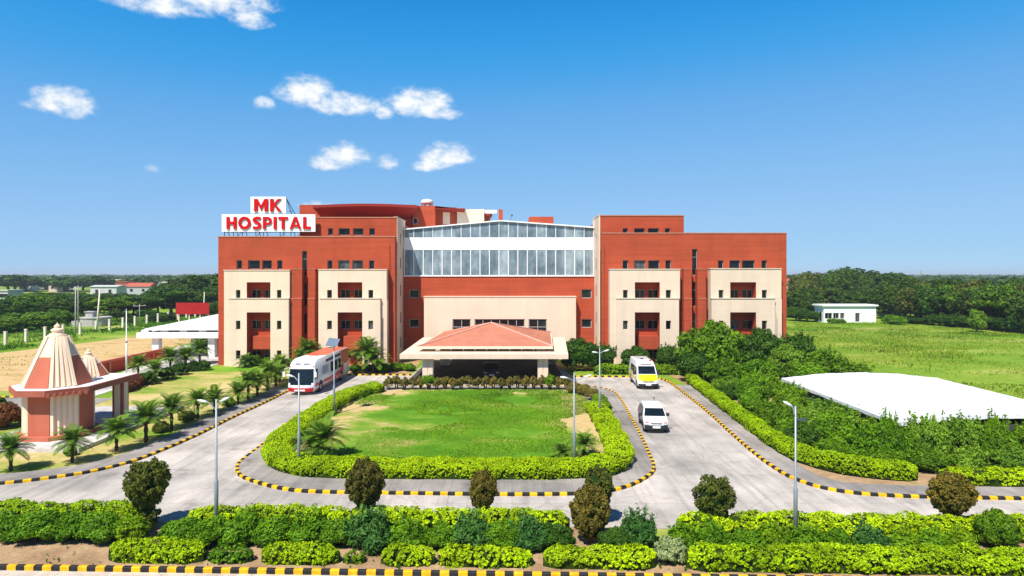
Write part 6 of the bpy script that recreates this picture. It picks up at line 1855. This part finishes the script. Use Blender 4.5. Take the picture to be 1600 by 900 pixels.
for px, py, rx, ry, st in clouds:
    a0 = math.atan((px - 800) / FOC); e0 = math.atan((HOR - py) / FOC * math.cos(a0))
    ra, re = rx / FOC * math.cos(a0) ** 2 * 1.25, ry / FOC * math.cos(a0) * 1.35
    dx = mth('DIVIDE', mth('SUBTRACT', azi, a0), ra); dy = mth('DIVIDE', mth('SUBTRACT', ele, e0), re)
    dyb = mth('MULTIPLY', dy, mth('ADD', mth('MULTIPLY', mth('LESS_THAN', dy, 0), .45), 1.0))     # flatter undersides
    d = mth('SUBTRACT', 1.0, mth('ADD', mth('MULTIPLY', dx, dx), mth('MULTIPLY', dyb, dyb)))
    d = mth('MULTIPLY', d, st)
    best = d if best is None else mth('SMOOTH_MAX', best, d, .15)
dens = mth('MULTIPLY', mth('ADD', mth('ADD', best, mth('MULTIPLY', nsum, .85)), .06), .85)
env = mth('MULTIPLY', mth('ADD', best, .9), 1.6, None, True)
dens = mth('MULTIPLY', dens, env, None, True)
sm = nt.nodes.new('ShaderNodeMapRange'); sm.interpolation_type = 'SMOOTHSTEP'
nt.links.new(dens, sm.inputs['Value'])
cr = nt.nodes.new('ShaderNodeValToRGB')
cr.color_ramp.elements[0].position = .15; cr.color_ramp.elements[0].color = (*CLOUD_LO, 1)
cr.color_ramp.elements[1].position = .9; cr.color_ramp.elements[1].color = (*CLOUD_HI, 1)
nt.links.new(dens, cr.inputs['Fac'])
mx = nt.nodes.new('ShaderNodeMix'); mx.data_type = 'RGBA'
nt.links.new(sm.outputs['Result'], mx.inputs[0]); nt.links.new(hs.outputs['Color'], mx.inputs[6]); nt.links.new(cr.outputs['Color'], mx.inputs[7])
nt.links.new(mx.outputs[2], bg.inputs['Color'])
bg.inputs['Strength'].default_value = SKY_STR

if HAZE > 0:
    hz = MB().box(-9100, 9100, -700, 9100, -1.0, 32).build('haze', M['white'])
    mh = bpy.data.materials.new('haze_air'); mh.use_nodes = True; hn = mh.node_tree
    hn.nodes.remove(hn.nodes['Principled BSDF'])
    pv = hn.nodes.new('ShaderNodeVolumePrincipled'); pv.inputs['Density'].default_value = HAZE; pv.inputs['Color'].default_value = (.72, .82, .95, 1); pv.inputs['Anisotropy'].default_value = .0
    hn.links.new(pv.outputs[0], hn.nodes['Material Output'].inputs['Volume'])
    hz.data.materials.clear(); hz.data.materials.append(mh)
    tag(hz, None, None, None, 'stuff')

cam = bpy.data.cameras.new('camera'); co_ = bpy.data.objects.new('camera', cam); COL.objects.link(co_)
co_.location = (0, 0, CAM_H); co_.rotation_euler = (R(90), 0, 0)
cam.sensor_width = 36; cam.lens = 36 * FOC / 1600; cam.shift_y = -(450 - HOR) / 1600
cam.clip_start = .5; cam.clip_end = 25000
SC.camera = co_
SC.view_settings.view_transform = 'Standard'; SC.view_settings.look = 'None'
SC.view_settings.exposure = EXPOSURE; SC.view_settings.gamma = 1; SC.view_settings.use_curve_mapping = False
SC.cycles.max_bounces = 6; SC.cycles.diffuse_bounces = 3; SC.cycles.glossy_bounces = 3; SC.cycles.transmission_bounces = 4; SC.cycles.volume_bounces = 0
SC.cycles.use_denoising = True
SC.cycles.sample_clamp_indirect = 6
print('windows', n_win[0])
